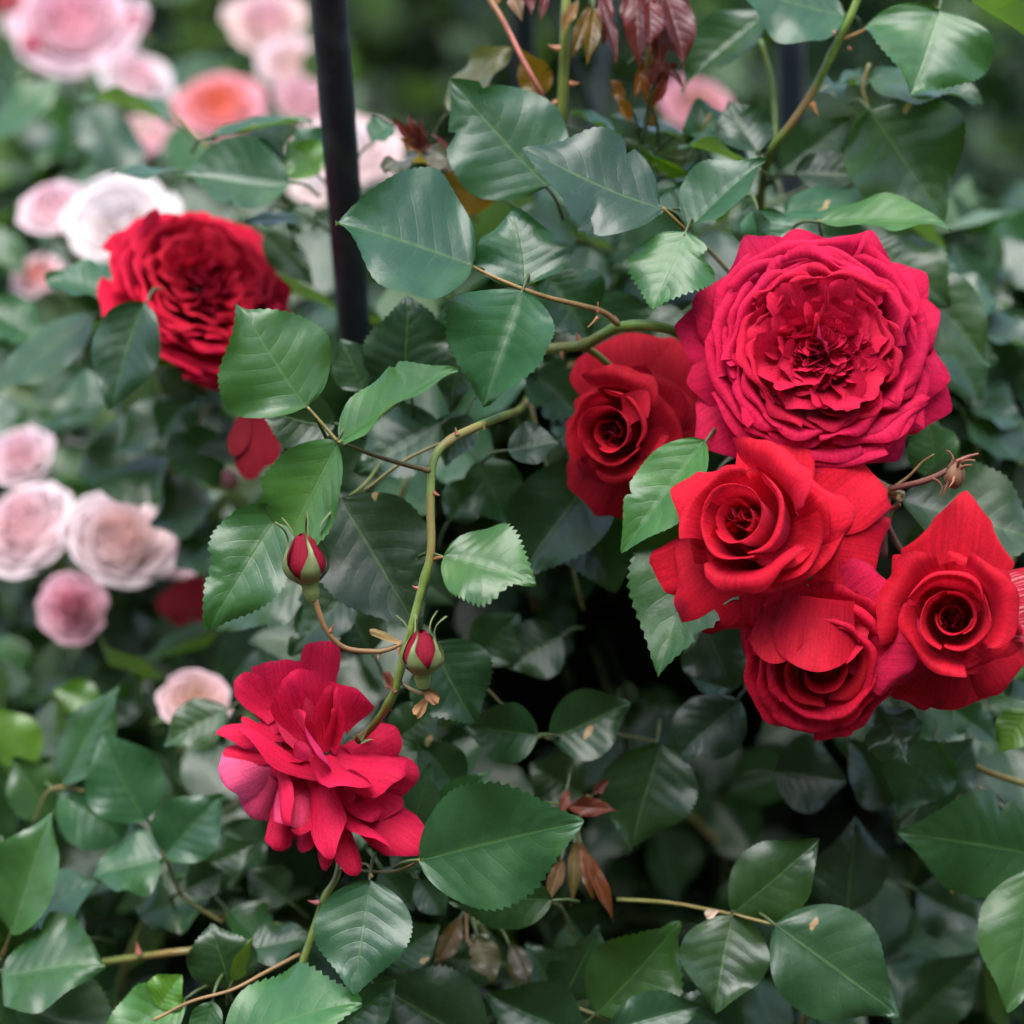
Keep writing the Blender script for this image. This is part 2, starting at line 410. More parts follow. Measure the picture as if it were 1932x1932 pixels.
def leaf(th, bu, bv, tu, tv, wpx, d=1.0, dd=-.008, n='m', color=GREEN, **kw):
    """leaf blade from its stalk end to its tip; dd moves the tip nearer or farther"""
    B, T = P(bu, bv, d), P(tu, tv, d + dd)
    nh = cv(*NH[n]) if isinstance(n, str) else cv(*n)
    y = nrm(T - B); nn = nrm(nh - y * np.dot(nh, y)); x = np.cross(y, nn)
    vis = math.hypot(np.dot(x, RT), np.dot(x, UP))
    W = wpx * PX * d / max(.55, vis) * 1.06
    kw.setdefault('k', (.25, -.5, -.4))
    if kw.pop('petiole', True):
        put_tube(th, np.array([B - y * .011 + FW * .018 - UP * .003, B - y * .006 + FW * .004, B + y * .002 - nn * .0002]), .0008, .0006, (.05, .075, .022), M_SEPAL, 'leaf_stalk', sides=6, n=4)
    return put_leaf(th, B, T, nh, W, color, **kw)

# ------------------------------------------------------------------ the setting: ground, far shrubs
gv = np.array([[-80, -40, 0], [80, -40, 0], [80, 160, 0], [-80, 160, 0]], float)
ground = part('ground', make_mesh('ground', gv, np.array([[0, 1, 2, 3]]), M_SOIL), None, None, (.06, .045, .03))
ground['kind'] = 'structure'; ground['label'] = 'dark garden soil under the rose bushes'

def leaf_cloud(n, centre_fn, size, rng, upbias=.5, colors=None):
    """many small folded leaves: six vertices, two quads each"""
    B = np.array([centre_fn() for _ in range(n)])
    ax = rng.randn(n, 3); ax[:, 2] -= .3; ax /= np.linalg.norm(ax, axis=1)[:, None]
    nn = rng.randn(n, 3) * .7 + np.array([0, -.35, upbias]); nn -= ax * (nn * ax).sum(1)[:, None]; nn /= np.linalg.norm(nn, axis=1)[:, None]
    x = np.cross(ax, nn); L = size * rng.uniform(.6, 1.3, n)[:, None]; W = L * rng.uniform(.26, .36, n)[:, None]
    f = .3 * W
    v = [B, B + ax * L * .30 + x * W + nn * f, B + ax * L * .72 + x * W * .8 + nn * f, B + ax * L, B + ax * L * .72 - x * W * .8 + nn * f, B + ax * L * .30 - x * W + nn * f, B + ax * L * .30, B + ax * L * .72 - nn * .1 * L]
    V = np.stack(v, 1).reshape(-1, 3); o = np.arange(n)[:, None] * 8
    F = np.concatenate([o + np.array([[0, 1, 6, 5]]), o + np.array([[6, 1, 2, 7]]), o + np.array([[5, 6, 7, 4]]), o + np.array([[7, 2, 3, 4]])])
    u = np.tile(np.array([[0, .5], [.3, 1], [.72, 1], [1, .5], [.72, 0], [.3, 0], [.3, .5], [.72, .5]]), (n, 1))
    return V, F, u

def shrub(u, d, height, rad, n, color, label, size=.07, name='garden_shrub', seed=0):
    rng = np.random.RandomState(seed)
    base = P(u, 966, d); base[2] = 0
    th = thing(name, label, 'shrub', base, 'shrubs behind the rose bushes')
    def cen():
        while True:
            p = rng.uniform(-1, 1, 3); r = np.linalg.norm(p)
            if .45 < r < 1: break
        lump = 1 + .18 * math.sin(5 * p[0] + seed) * math.cos(4 * p[2] + seed)
        return np.array([p[0] * rad * lump, p[1] * rad * .8 * lump, height * .5 + p[2] * height * .5 * lump])
    V, F, uv = leaf_cloud(n, cen, size, rng)
    f = part('crown', make_mesh('crown', V, F, M_FOL, uv, smooth=False), th, base, color)
    f['kind'] = 'stuff'
    put_tube(th, np.array([base + [0, 0, -.05], base + [.03, .02, height * .4], base + [.0, .05, height * .75]]), .02, .008, (.08, .06, .04), M_BROWN, 'trunk')
shr = [(-150, 3.0, 1.35, .55, 4200, (.045, .10, .03), 'mid green blurred shrub behind the topmost pale pink rose'),
       (420, 3.3, 1.5, .5, 3600, (.05, .09, .025), 'olive green blurred shrub behind the coral rose left of the tall post'),
       (760, 3.0, 1.55, .45, 3400, (.02, .055, .02), 'dark green blurred shrub just right of the tall post'),
       (1050, 3.6, 1.7, .5, 3400, (.035, .085, .04), 'green blurred shrub behind the young bronze shoot'),
       (1430, 3.2, 1.5, .5, 3600, (.03, .08, .035), 'green blurred shrub behind the slim post near the top'),
       (1850, 2.9, 1.45, .55, 4200, (.028, .075, .035), 'deep green blurred shrub in the upper right corner'),
       (2250, 2.5, 1.4, .5, 3600, (.03, .08, .035), 'deep green blurred shrub at the right edge behind the largest rose'),
       (300, 5.2, 2.0, 1.0, 4200, (.03, .07, .03), 'tall dim shrub far behind the pale pink roses'),
       (1000, 5.4, 2.1, 1.1, 4200, (.022, .055, .022), 'tall dark shrub far behind the middle of the bed'),
       (1750, 5.2, 2.0, 1.0, 4200, (.025, .06, .028), 'tall dark shrub far behind the upper right leaves')]
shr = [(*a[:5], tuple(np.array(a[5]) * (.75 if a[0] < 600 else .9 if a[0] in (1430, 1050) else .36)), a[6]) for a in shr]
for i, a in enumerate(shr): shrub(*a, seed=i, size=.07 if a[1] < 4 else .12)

# unseen trees added behind the viewer to block low light from that side
def light_blocker(x, y, height, rad, n, color, label, seed):
    rng = np.random.RandomState(seed); base = np.array([x, y, 0.])
    th = thing('light_blocker_tree', label, 'tree', base, 'unseen trees added to block light')
    def cen():
        while True:
            p = rng.uniform(-1, 1, 3); r = np.linalg.norm(p)
            if .5 < r < 1: break
        return np.array([p[0] * rad, p[1] * rad * .7, height * .52 + p[2] * height * .48])
    V, F, uv = leaf_cloud(n, cen, .2, rng)
    f = part('crown', make_mesh('crown', V, F, M_FOL, uv, smooth=False), th, base, color); f['kind'] = 'stuff'
    put_tube(th, np.array([base + [0, 0, -.05], base + [.03, .02, height * .4], base + [.0, .05, height * .8]]), .06, .03, (.08, .06, .04), M_BROWN, 'trunk')
for i, (x, y, h) in enumerate([(-3.6, -1.8, 4.0), (-1.9, -2.6, 4.6), (0, -2.9, 4.5), (1.9, -2.6, 4.7), (3.7, -1.7, 4.1)]):
    light_blocker(x, y, h, 1.25, 2600, (.03, .065, .025), ['unseen tree added to block light, far left behind the viewer', 'unseen tree added to block light, left behind the viewer', 'unseen tree added to block light, straight behind the viewer', 'unseen tree added to block light, right behind the viewer', 'unseen tree added to block light, far right behind the viewer'][i], 40 + i)

# ------------------------------------------------------------------ metal posts
def post(u0, v0, d0, u1, v1, d1, wpx, label, color=(.010, .014, .025), cat='post'):
    A, Bq = P(u0, v0, d0), P(u1, v1, d1); dr = (Bq - A) / (A[2] - Bq[2])
    foot = Bq + dr * (Bq[2] + .02); top = A - dr * .55
    th = thing('metal_post', label, cat, foot, 'dark metal supports in the rose bed')
    r = wpx * PX * d0 / 2
    put_tube(th, np.array([foot, (foot + top) / 2, top]), r, r, color, M_METAL, 'post', sides=28, n=4)
    put_lathe(th, [(r * .2, r * 1.3), (r * .8, r * 1.0), (r * 1.15, r * .3), (r * 1.15, -r * .4), (r * .9, -r * .5)], top, top - foot, color, M_METAL, 'cap')
post(620, 0, 1.04, 667, 600, 1.16, 70, 'tall dark painted metal post left of the middle')
post(985, 0, 1.4, 988, 95, 1.42, 47, 'dark metal post behind the young bronze shoot')
post(1492, 80, 1.3, 1494, 235, 1.32, 52, 'dark metal post crossed by the green cane at the upper right')
post(1088, 130, 1.35, 1122, 215, 1.37, 11, 'thin black rod leaning behind the bronze shoot')
post(1160, 0, 1.6, 1125, 200, 1.63, 15, 'thin bluish grey rod slanting behind the drooping red leaves', (.08, .09, .12))

# ------------------------------------------------------------------ rose shoots: canes and leaves
G_SH = 'leafy rose shoots'
def shoot(label, o, cat='rose shoot', group=G_SH, name='rose_shoot'):
    return thing(name, label, cat, P(*o), group)
def stalk(th, pts, px0, px1=None, color=(.12, .09, .03), name='leaf_stalk', **kw):
    return put_tube(th, pt(*pts), px0 * PX / 2, (px1 or px0) * PX / 2, color, M_STEM, name, sides=8, **kw)
def thorn(th, u, v, d, du, dv, L=16, r=5, color=(.3, .1, .06)):
    B = P(u, v, d); T = P(u + du * L, v + dv * L, d - .001)
    th = CANES.get(th.name, th)              # a thorn belongs to its cane
    put_tube(th, np.array([B, (B + T) / 2 + (0, 0, -.0003), T]), r * PX, .3 * PX, color, M_STEM, 'thorn', sides=6, n=3)

# the arching cane with buds
a = shoot('arching green cane with two buds ending at the hanging red rose', (960, 780, 1.02))
put_tube(a, pt((1010, 700, 1.22), (998, 752, 1.13), (978, 775, 1.06), (955, 783, 1.02), (905, 803, 1.0), (850, 830, .99), (818, 868, .985), (812, 950, .982), (813, 1040, .98), (796, 1110, .98), (776, 1185, .98), (757, 1255, .982), (742, 1310, .985), (712, 1360, .998), (680, 1394, 1.014)), 8.4 * PX, 7.6 * PX, (.13, .19, .035), name='cane', sides=12, n=7, bumps=[(.62, .22, .012), (.36, .18, .015), (.80, .2, .012), (.88, .25, .012)])
stalk(a, [(812, 888, .983), (770, 878, .98), (715, 862, .975), (637, 833, .972)], 11, 6.5, (.14, .10, .03))
stalk(a, [(637, 833, .972), (610, 802, .972), (580, 768, .972)], 7, 5.5, (.2, .16, .05))
stalk(a, [(818, 1055, .98), (826, 1053, .978), (836, 1051, .976)], 9, 6, (.2, .07, .04))
stalk(a, [(757, 1215, .983), (730, 1226, .983), (700, 1229, .982), (650, 1222, .98), (618, 1192, .978), (600, 1150, .976), (592, 1112, .975)], 9, 11, (.22, .12, .05), name='bud_stalk')
stalk(a, [(752, 1285, .985), (775, 1300, .983), (800, 1308, .978), (800, 1290, .975), (797, 1270, .973)], 6, 10, (.16, .13, .05), name='bud_stalk')
leaf(a, 580, 768, 446, 575, 208, .972, .0, (.1, .42, .9), LIGHT, fold=.12, k=(.1, -.3, -1.2), shape=.72, serr=.025, quilt=.02)
leaf(a, 640, 834, 863, 698, 100, .972, -.012, (.05, .75, .65), LIGHT, fold=.35, k=(.3, -.3, -.5), serr=.02)
leaf(a, 636, 834, 524, 1082, 158, .972, .026, (-.2, .35, .9), LIGHT, fold=.22, k=(.4, -1.0, -.3), bite=[(.75, 1, .08, .35), (.55, 1, .05, .2)], quilt=.02)
leaf(a, 836, 1051, 1013, 1099, 150, .976, -.012, (.1, .45, .9), LIGHT, fold=.3, k=(.2, -.5, -.5), serr=.07, bite=[(.80, 1, .10, .55), (.93, 1, .05, .3)], quilt=.022)
leaf(a, 532, 962, 393, 1188, 158, .992, -.006, (-.2, .2, 1), LIGHT, fold=.28, k=(.3, -.6, -.6), bite=[(.62, 1, .14, .3)], quilt=.025)
for q_ in [(752, 1222, .983, -.1, .9, 20, 3.5), (716, 1232, .983, -.3, .9, 14, 4), (622, 1192, .978, .4, -.9, 16, 5), (744, 1300, .985, -.9, -.3, 22, 6), (790, 1110, .98, -.9, -.4, 14, 6), (818, 930, .982, .9, .3, 14, 6), (862, 820, .99, -.2, -1, 14, 6), (910, 798, 1.0, .3, 1, 14, 6), (728, 1335, .99, .9, .4, 14, 6)]:
    thorn(a, *q_)
put_petal(a, P(757, 1213, .983), P(697, 1190, .98), cv(0, .6, .8), 0.0036, (.26, .17, .06), M_BROWN, 'stipule', k=(.5, -.8, -1.5), rip=.25, base=.6)
put_petal(a, P(748, 1305, .982), P(726, 1268, .98), cv(.5, .2, .8), .004, (.18, .06, .03), M_BROWN, 'stipule', k=(1.5, -2, -1.5), rip=.4, base=.5)
put_petal(a, P(800, 1300, .975), P(826, 1325, .973), cv(-.5, .2, .8), .005, (.2, .09, .035), M_BROWN, 'stipule', k=(1.5, -3, -1.5), rip=.5, base=.5)
put_petal(a, P(806, 1318, .975), P(782, 1352, .973), cv(.3, .5, .8), .0045, (.2, .10, .04), M_BROWN, 'stipule', k=(-1.5, 3, 1.5), rip=.5, base=.5)

# the stout cane to the largest rose
b = shoot('stout green cane reaching the largest red rose from the leaves beside it', (1010, 664, 1.06))
put_tube(b, pt((940, 700, 1.10), (1015, 663, 1.06), (1098, 651, 1.04), (1135, 632, 1.03), (1168, 617, 1.025), (1225, 614, 1.02), (1290, 632, 1.022), (1370, 690, 1.035)), 10.5 * PX, 10 * PX, (.12, .2, .03), sides=14, n=7, bumps=[(.30, .25, .015), (.52, .2, .012)])
stalk(b, [(1098, 651, 1.042), (1130, 672, 1.045), (1160, 700, 1.05)], 15, 14, (.12, .18, .03), 'cane')
stalk(b, [(1166, 612, 1.02), (1140, 590, 1.015), (1095, 576, 1.01), (1040, 563, 1.005), (988, 546, 1.0), (930, 522, 1.0), (892, 503, 1.0)], 13, 6, (.2, .12, .04))
for q_ in [(1092, 640, 1.035, -.3, -.8, 18, 7), (1128, 590, 1.01, .0, -1, 22, 4), (1128, 598, 1.01, -.8, .8, 26, 4), (1163, 606, 1.02, -.2, -1, 12, 6), (1060, 664, 1.045, .1, .9, 20, 4)]: thorn(b, *q_)
leaf(b, 890, 501, 633, 421, 248, 1.0, -.012, (-.1, .55, .8), BLUE, fold=.15, k=(.2, -.3, -.9), shape=.78, serr=.012, quilt=.014)
leaf(b, 988, 541, 966, 397, 166, 1.004, .012, (.05, .7, .7), BLUE, fold=.2, k=(.2, -.6, -1.3), shape=.68, serr=.015)
leaf(b, 986, 548, 912, 769, 185, .998, -.004, (-.1, .45, .9), BLUE, fold=.38, k=(.3, -.9, .0), serr=.035, quilt=.02)

# shoot above the largest rose
c_ = shoot('leafy shoot with pale serrated leaflets above and left of the largest rose', (1330, 470, 1.05))
stalk(c_, [(1400, 540, 1.08), (1340, 475, 1.055), (1296, 436, 1.02), (1250, 392, 1.01)], 9, 6, (.2, .15, .05))
leaf(c_, 1250, 391, 983, 283, 175, 1.01, -.008, (0, .55, .8), BLUE, fold=.18, k=(.3, -.5, -.3), serr=.02, shape=.85)
leaf(c_, 1030, 352, 852, 150, 215, 1.04, .0, (-.1, .5, .85), BLUE, fold=.15, k=(.2, -.4, -.5), serr=.01, shape=.72, quilt=.02)
leaf(c_, 1294, 437, 1232, 588, 150, 1.01, -.012, (0, .5, .85), LIGHT, fold=.25, k=(.3, -.6, -.2), serr=.06, bite=[(.22, -1, .06, .35)])
leaf(c_, 1252, 398, 1088, 436, 55, 1.03, .0, (0, .9, .4), BLUE, fold=.2, serr=.03)
leaf(c_, 1298, 432, 1446, 304, 84, 1.02, .0, (-.2, .75, .6), BLUE, fold=.3, k=(.2, -.3, -.3), serr=.02)
leaf(c_, 1420, 470, 1418, 383, 60, 1.05, .0, (-.5, .5, .6), BLUE)
leaf(c_, 1430, 395, 1455, 478, 95, 1.05, .0, (.2, .6, .7), BLUE, fold=.3)

# upper right cane
d_ = shoot('upright green cane with large drooping leaves in the upper right', (1440, 340, 1.12))
put_tube(d_, pt((1432, 420, 1.14), (1440, 335, 1.10), (1456, 283, 1.085), (1495, 232, 1.075), (1535, 170, 1.07), (1578, 85, 1.065), (1605, 30, 1.06), (1640, -60, 1.06)), 10 * PX, 7.5 * PX, (.12, .19, .03), sides=12, n=7, bumps=[(.68, .3, .015)])
stalk(d_, [(1458, 282, 1.085), (1463, 230, 1.088), (1455, 150, 1.09), (1435, 75, 1.09)], 12, 9, (.13, .2, .04), 'cane')
stalk(d_, [(1580, 78, 1.065), (1625, 60, 1.06), (1660, 40, 1.055), (1770, 16, 1.05)], 9, 6, (.22, .12, .04))
stalk(d_, [(1640, 120, 1.08), (1628, 165, 1.08), (1641, 212, 1.08)], 8, 6, (.14, .15, .05))
for q_ in [(1532, 195, 1.068, .5, 1, 26, 7, (.4, .14, .03)), (1575, 64, 1.06, -1, -.1, 22, 8), (1600, 90, 1.065, .8, .3, 10, 5)]: thorn(d_, *q_)
leaf(d_, 1592, 25, 1372, -18, 165, 1.07, -.01, (0, .55, .8), BLUE, fold=.12, k=(.2, -.4, -.4), serr=.015)
leaf(d_, 1771, 20, 1719, 181, 222, 1.05, -.015, (0, .5, .85), LIGHT, fold=.22, k=(.4, -1.0, -.3), serr=.03, shape=.7, quilt=.025)
leaf(d_, 1826, -4, 1945, 80, 70, 1.05, .0, (.3, .9, .1), LIME, fold=.3)
leaf(d_, 1641, 150, 1853, 198, 84, 1.09, -.01, (.1, .85, .45), BLUE, fold=.3)
leaf(d_, 1640, 208, 1782, 418, 220, 1.075, -.004, (.05, .32, 1), GREEN, fold=.2, k=(.2, -.3, -.2), mat=M_SPOT, shape=.72, quilt=.03, serr=.02)
leaf(d_, 1470, 325, 1612, 220, 84, 1.10, .0, (-.2, .4, 1), GREEN, fold=.3)
leaf(d_, 1640, 150, 1545, 175, 60, 1.10, 0, (-.1, .8, .6), BLUE, wave=.08)
leaf(d_, 1445, 25, 1284, 172, 95, 1.10, .0, (-.2, .3, .9), DARK, fold=.4)

# behind the top of the largest rose
e_ = shoot('pale leaves directly behind the upper rim of the largest rose', (1560, 500, 1.09))
stalk(e_, [(1600, 620, 1.12), (1560, 500, 1.09), (1545, 416, 1.05)], 9, 6, (.16, .16, .05))
leaf(e_, 1545, 418, 1796, 433, 84, 1.04, -.012, (0, .8, .55), LIGHT, fold=.25, k=(.3, -.4, -1.0), serr=.025)
leaf(e_, 1480, 402, 1692, 385, 70, 1.07, .0, (0, .85, .5), BLUE, fold=.25)
leaf(e_, 1428, 288, 1378, 192, 100, 1.08, .01, (.0, .6, .7), BLUE)
leaf(e_, 1430, 322, 1278, 275, 70, 1.08, -.01, (0, .8, .5), BLUE)
leaf(e_, 1640, 470, 1790, 580, 140, 1.07, .0, (.2, .3, .9), GREEN, fold=.2)
leaf(e_, 1700, 520, 1868, 690, 130, 1.08, .0, (.2, .25, .9), GREEN)
leaf(e_, 1500, 330, 1630, 330, 70, 1.09, .0, (0, .5, .8), DARK)

# young bronze shoot at the top
f_ = shoot('young shoot with drooping dark red and bronze leaves at the top', (1062, 230, 1.09), 'rose shoot')
put_tube(f_, pt((1050, 330, 1.10), (1060, 215, 1.09), (1064, 130, 1.085), (1066, 60, 1.08), (1070, -60, 1.08)), 12 * PX, 9 * PX, (.13, .17, .03), sides=12)
stalk(f_, [(905, -30, 1.07), (950, 40, 1.065), (985, 110, 1.06), (1015, 165, 1.06), (1030, 200, 1.07)], 12, 9, (.32, .09, .06), 'cane')
for q_ in [(1056, 92, 1.075, -.9, -.3, 26, 8, (.4, .16, .08)), (1075, 158, 1.08, .9, -.1, 22, 7, (.4, .15, .06)), (1050, 192, 1.08, -.9, .3, 14, 7, (.4, .16, .08))]: thorn(f_, *q_)
YB = (.16, .085, .015); YR = (.13, .018, .02); YO = (.22, .075, .012)
def young(th, bu, bv, tu, tv, w_, d=1.08, n='m', color=YR, **kw):
    kw.setdefault('fold', .5); kw.setdefault('serr', .03); kw.setdefault('shape', .95)
    kw.setdefault('k', (.4, -.9, -.9)); kw.setdefault('wave', .07)
    return leaf(th, bu, bv, tu, tv, w_ * .8, d, kw.pop('dd', -.004), n, tuple(np.array(color) * .72), mat=M_YOUNG, **kw)
young(f_, 1115, 5, 1078, 112, 34, 1.075, (.3, .3, .9), YB); young(f_, 1120, 10, 1108, 125, 34, 1.07, (.4, .3, .9), YB)
young(f_, 1132, -10, 1158, 118, 32, 1.07, (.3, .3, .9), YR); young(f_, 1030, -20, 1020, 40, 22, 1.07, 'm', YR)
young(f_, 1200, -20, 1205, 125, 58, 1.07, (-.2, .3, .9), YR); young(f_, 1235, -25, 1245, 140, 56, 1.068, (.1, .3, .9), YR)
young(f_, 1250, -25, 1292, 128, 66, 1.065, (.2, .3, .9), (.15, .02, .025)); young(f_, 1225, -10, 1225, 95, 40, 1.06, (.5, .3, .8), (.17, .03, .03))
young(f_, 965, -20, 985, 40, 34, 1.065, (-.3, .3, .9), (.2, .12, .08)); young(f_, 1000, -25, 1002, 32, 22, 1.07, 'm', YR)
stalk(f_, [(1232, 235, 1.085), (1228, 190, 1.08), (1222, 150, 1.075), (1226, 95, 1.07), (1232, 0, 1.07)], 22, 8, (.3, .15, .03), 'cane')
young(f_, 1232, 205, 1208, 135, 26, 1.07, (-.3, .3, .9), YO); young(f_, 1232, 200, 1262, 118, 24, 1.07, (.3, .3, .9), (.2, .03, .03)); young(f_, 1228, 170, 1238, 105, 20, 1.065, 'm', YR)
young(f_, 1228, 120, 1290, 165, 22, 1.07, 'm', YR)
for (bu, bv, tu, tv, ww, cc) in [(1190, -20, 1182, 80, 40, YR), (1215, -20, 1230, 110, 46, (.17, .03, .03)), (1262, -20, 1270, 100, 46, YR), (1280, -20, 1302, 90, 44, (.13, .02, .03)), (1222, 110, 1196, 190, 24, YO), (1236, 110, 1250, 190, 26, YR), (1230, 150, 1285, 120, 26, YR), (1145, -15, 1138, 90, 30, (.16, .03, .03)), (1090, 0, 1062, 70, 26, YB), (955, -25, 925, 20, 30, YO), (1180, 190, 1150, 150, 30, YO), (1190, 230, 1160, 185, 28, YO)]:
    young(f_, bu, bv, tu, tv, ww, 1.075, 'm', cc, wave=.08)

# bronze leaves by the post
g_ = shoot('bronze and dull red young leaves between the post and the pale leaves', (850, 320, 1.11))
stalk(g_, [(900, 420, 1.14), (850, 330, 1.11), (800, 280, 1.09), (760, 245, 1.09)], 8, 5, (.25, .08, .05))
young(g_, 848, 210, 966, 88, 88, 1.10, (-.1, .75, .6), (.16, .15, .06), fold=.2, shape=.75)
young(g_, 1030, 175, 985, 95, 75, 1.10, (0, -.2, .9), (.24, .12, .012), fold=.2, shape=.75)
young(g_, 845, 300, 722, 322, 72, 1.08, (0, .8, .5), (.12, .12, .06), fold=.2, shape=.75)
young(g_, 935, 375, 798, 345, 90, 1.09, (0, -.3, .9), (.2, .13, .02), fold=.2, shape=.75)
for (tu, tv, cc) in [(738, 222, YR), (770, 214, YR), (792, 222, (.12, .02, .03)), (752, 262, YO), (815, 275, YR)]:
    young(g_, 795, 285, tu, tv, 24, 1.085, 'm', cc)
young(g_, 880, 330, 812, 250, 22, 1.09, 'm', YR)

# small grey-green leaves over the top middle
h2 = shoot('cluster of small pale leaves between the bronze shoot and the green cane', (1250, 330, 1.13))
stalk(h2, [(1300, 420, 1.15), (1250, 330, 1.13), (1180, 265, 1.11), (1290, 300, 1.1), (1340, 215, 1.09)], 8, 6, (.16, .2, .05))
for (bu, bv, tu, tv, ww, n) in [(1170, 262, 1076, 212, 46, 's'), (1300, 265, 1150, 222, 52, 's'), (1180, 275, 1265, 330, 46, 's'), (1290, 255, 1400, 235, 70, 'u'), (1150, 330, 1240, 300, 44, 'u'), (1120, 300, 1200, 280, 40, 's'), (1270, 335, 1390, 350, 54, 'u'), (1180, 380, 1300, 345, 44, 'm'), (1320, 285, 1298, 215, 46, 'm'), (1100, 250, 1180, 300, 40, 'm')]:
    leaf(h2, bu, bv, tu, tv, ww, 1.10, .0, n, BLUE, serr=.01)
leaf(h2, 1300, 330, 1205, 272, 26, 1.08, 0, (0, -.9, .4), LIME)

# right edge, out of focus
i_ = shoot('out of focus leaves along the right edge beside the largest rose', (1860, 900, 1.16))
stalk(i_, [(1850, 1000, 1.18), (1840, 800, 1.15), (1800, 640, 1.14)], 12, 8, (.14, .17, .06), 'cane')
for (bu, bv, tu, tv, ww, d, n) in [(1776, 560, 1902, 578, 70, 1.17, 'u'), (1840, 620, 1960, 665, 80, 1.17, 'u'), (1800, 735, 1950, 810, 95, 1.16, 'u'), (1810, 770, 1930, 880, 100, 1.15, 'u'), (1700, 540, 1770, 500, 60, 1.15, 'm'), (1845, 690, 1870, 650, 50, 1.15, 'u'), (1930, 700, 1990, 800, 90, 1.2, 'm'), (1790, 680, 1880, 700, 60, 1.18, 'm'), (1960, 560, 1880, 480, 70, 1.25, 'm'), (1880, 900, 1800, 830, 90, 1.17, 'u'), (1690, 600, 1800, 640, 90, 1.14, 'm'), (1800, 520, 1700, 470, 80, 1.15, 'm'), (1850, 560, 1800, 460, 90, 1.2, 'm'), (1900, 640, 1850, 740, 90, 1.18, 'm'), (1780, 640, 1850, 760, 90, 1.14, 'm'), (1960, 860, 1850, 800, 100, 1.17, 'u'), (1940, 480, 1870, 400, 90, 1.28, 'm'), (1800, 440, 1900, 520, 80, 1.22, 'm')]:
    leaf(i_, bu, bv, tu, tv, ww, d, .0, n, BLUE, serr=.0)
i3 = shoot('broad green leaf under the withered hip at the right edge', (1690, 960, 1.035))
stalk(i3, [(1672, 1000, 1.05), (1685, 960, 1.047), (1702, 943, 1.045)], 9, 6, (.18, .15, .05))
leaf(i3, 1700, 943, 1985, 1030, 165, 1.045, .0, (0, .55, .8), GREEN, fold=.22, serr=.035, quilt=.02)
leaf(i3, 1770, 900, 1745, 782, 90, 1.06, .0, (-.2, .5, .8), BLUE, fold=.2)
leaf(i3, 1800, 1000, 1700, 1060, 80, 1.06, .0, (-.2, .2, .8), DARK)

# leaf pair left of the front rose
j_ = shoot('two big glossy leaves between the front rose and its dark neighbour', (1345, 900, 1.02))
stalk(j_, [(1400, 850, 1.05), (1360, 880, 1.03), (1340, 935, 1.01)], 9, 6, (.16, .18, .05))
leaf(j_, 1352, 935, 1243, 1277, 195, 1.012, -.018, (-.15, .2, 1), GREEN, fold=.25, k=(.3, -.5, -.1), serr=.045, quilt=.026)
leaf(j_, 1332, 832, 1170, 1042, 112, 1.005, .0, (-.45, .25, .85), LIGHT, fold=.3, k=(.3, -.4, -.2), serr=.02, quilt=.02)

# middle of the bush, in shade
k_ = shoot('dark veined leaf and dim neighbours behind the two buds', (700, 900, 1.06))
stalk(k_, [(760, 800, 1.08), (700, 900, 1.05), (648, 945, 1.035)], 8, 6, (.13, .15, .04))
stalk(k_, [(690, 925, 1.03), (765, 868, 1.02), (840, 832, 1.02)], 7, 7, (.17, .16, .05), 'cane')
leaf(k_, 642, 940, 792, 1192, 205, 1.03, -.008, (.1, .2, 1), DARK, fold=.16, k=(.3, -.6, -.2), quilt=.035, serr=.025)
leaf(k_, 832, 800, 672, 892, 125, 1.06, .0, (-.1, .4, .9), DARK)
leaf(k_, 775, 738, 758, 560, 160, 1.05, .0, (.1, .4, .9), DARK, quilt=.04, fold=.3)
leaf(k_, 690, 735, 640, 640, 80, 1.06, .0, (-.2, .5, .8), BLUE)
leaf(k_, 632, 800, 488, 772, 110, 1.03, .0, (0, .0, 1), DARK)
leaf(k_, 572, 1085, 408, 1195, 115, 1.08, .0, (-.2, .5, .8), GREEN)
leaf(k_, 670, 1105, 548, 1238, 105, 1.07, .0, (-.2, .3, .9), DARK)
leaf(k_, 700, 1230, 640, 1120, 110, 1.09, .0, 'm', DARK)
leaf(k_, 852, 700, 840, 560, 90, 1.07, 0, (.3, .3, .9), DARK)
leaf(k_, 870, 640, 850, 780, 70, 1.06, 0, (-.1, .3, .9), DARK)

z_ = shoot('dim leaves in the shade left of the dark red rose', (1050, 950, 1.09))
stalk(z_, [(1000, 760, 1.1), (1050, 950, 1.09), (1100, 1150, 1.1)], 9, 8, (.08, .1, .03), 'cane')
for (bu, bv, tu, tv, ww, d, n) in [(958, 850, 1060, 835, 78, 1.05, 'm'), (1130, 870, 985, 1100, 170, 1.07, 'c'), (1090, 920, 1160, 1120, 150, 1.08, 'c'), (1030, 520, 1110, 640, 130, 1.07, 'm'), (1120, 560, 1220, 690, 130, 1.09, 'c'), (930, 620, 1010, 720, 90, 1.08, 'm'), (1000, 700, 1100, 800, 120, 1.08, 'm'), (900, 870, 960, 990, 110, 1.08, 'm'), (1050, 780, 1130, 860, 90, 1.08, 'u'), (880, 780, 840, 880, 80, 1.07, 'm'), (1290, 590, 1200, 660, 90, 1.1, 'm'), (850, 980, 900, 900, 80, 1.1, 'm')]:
    leaf(z_, bu, bv, tu, tv, ww, d, .0, n, DARK)

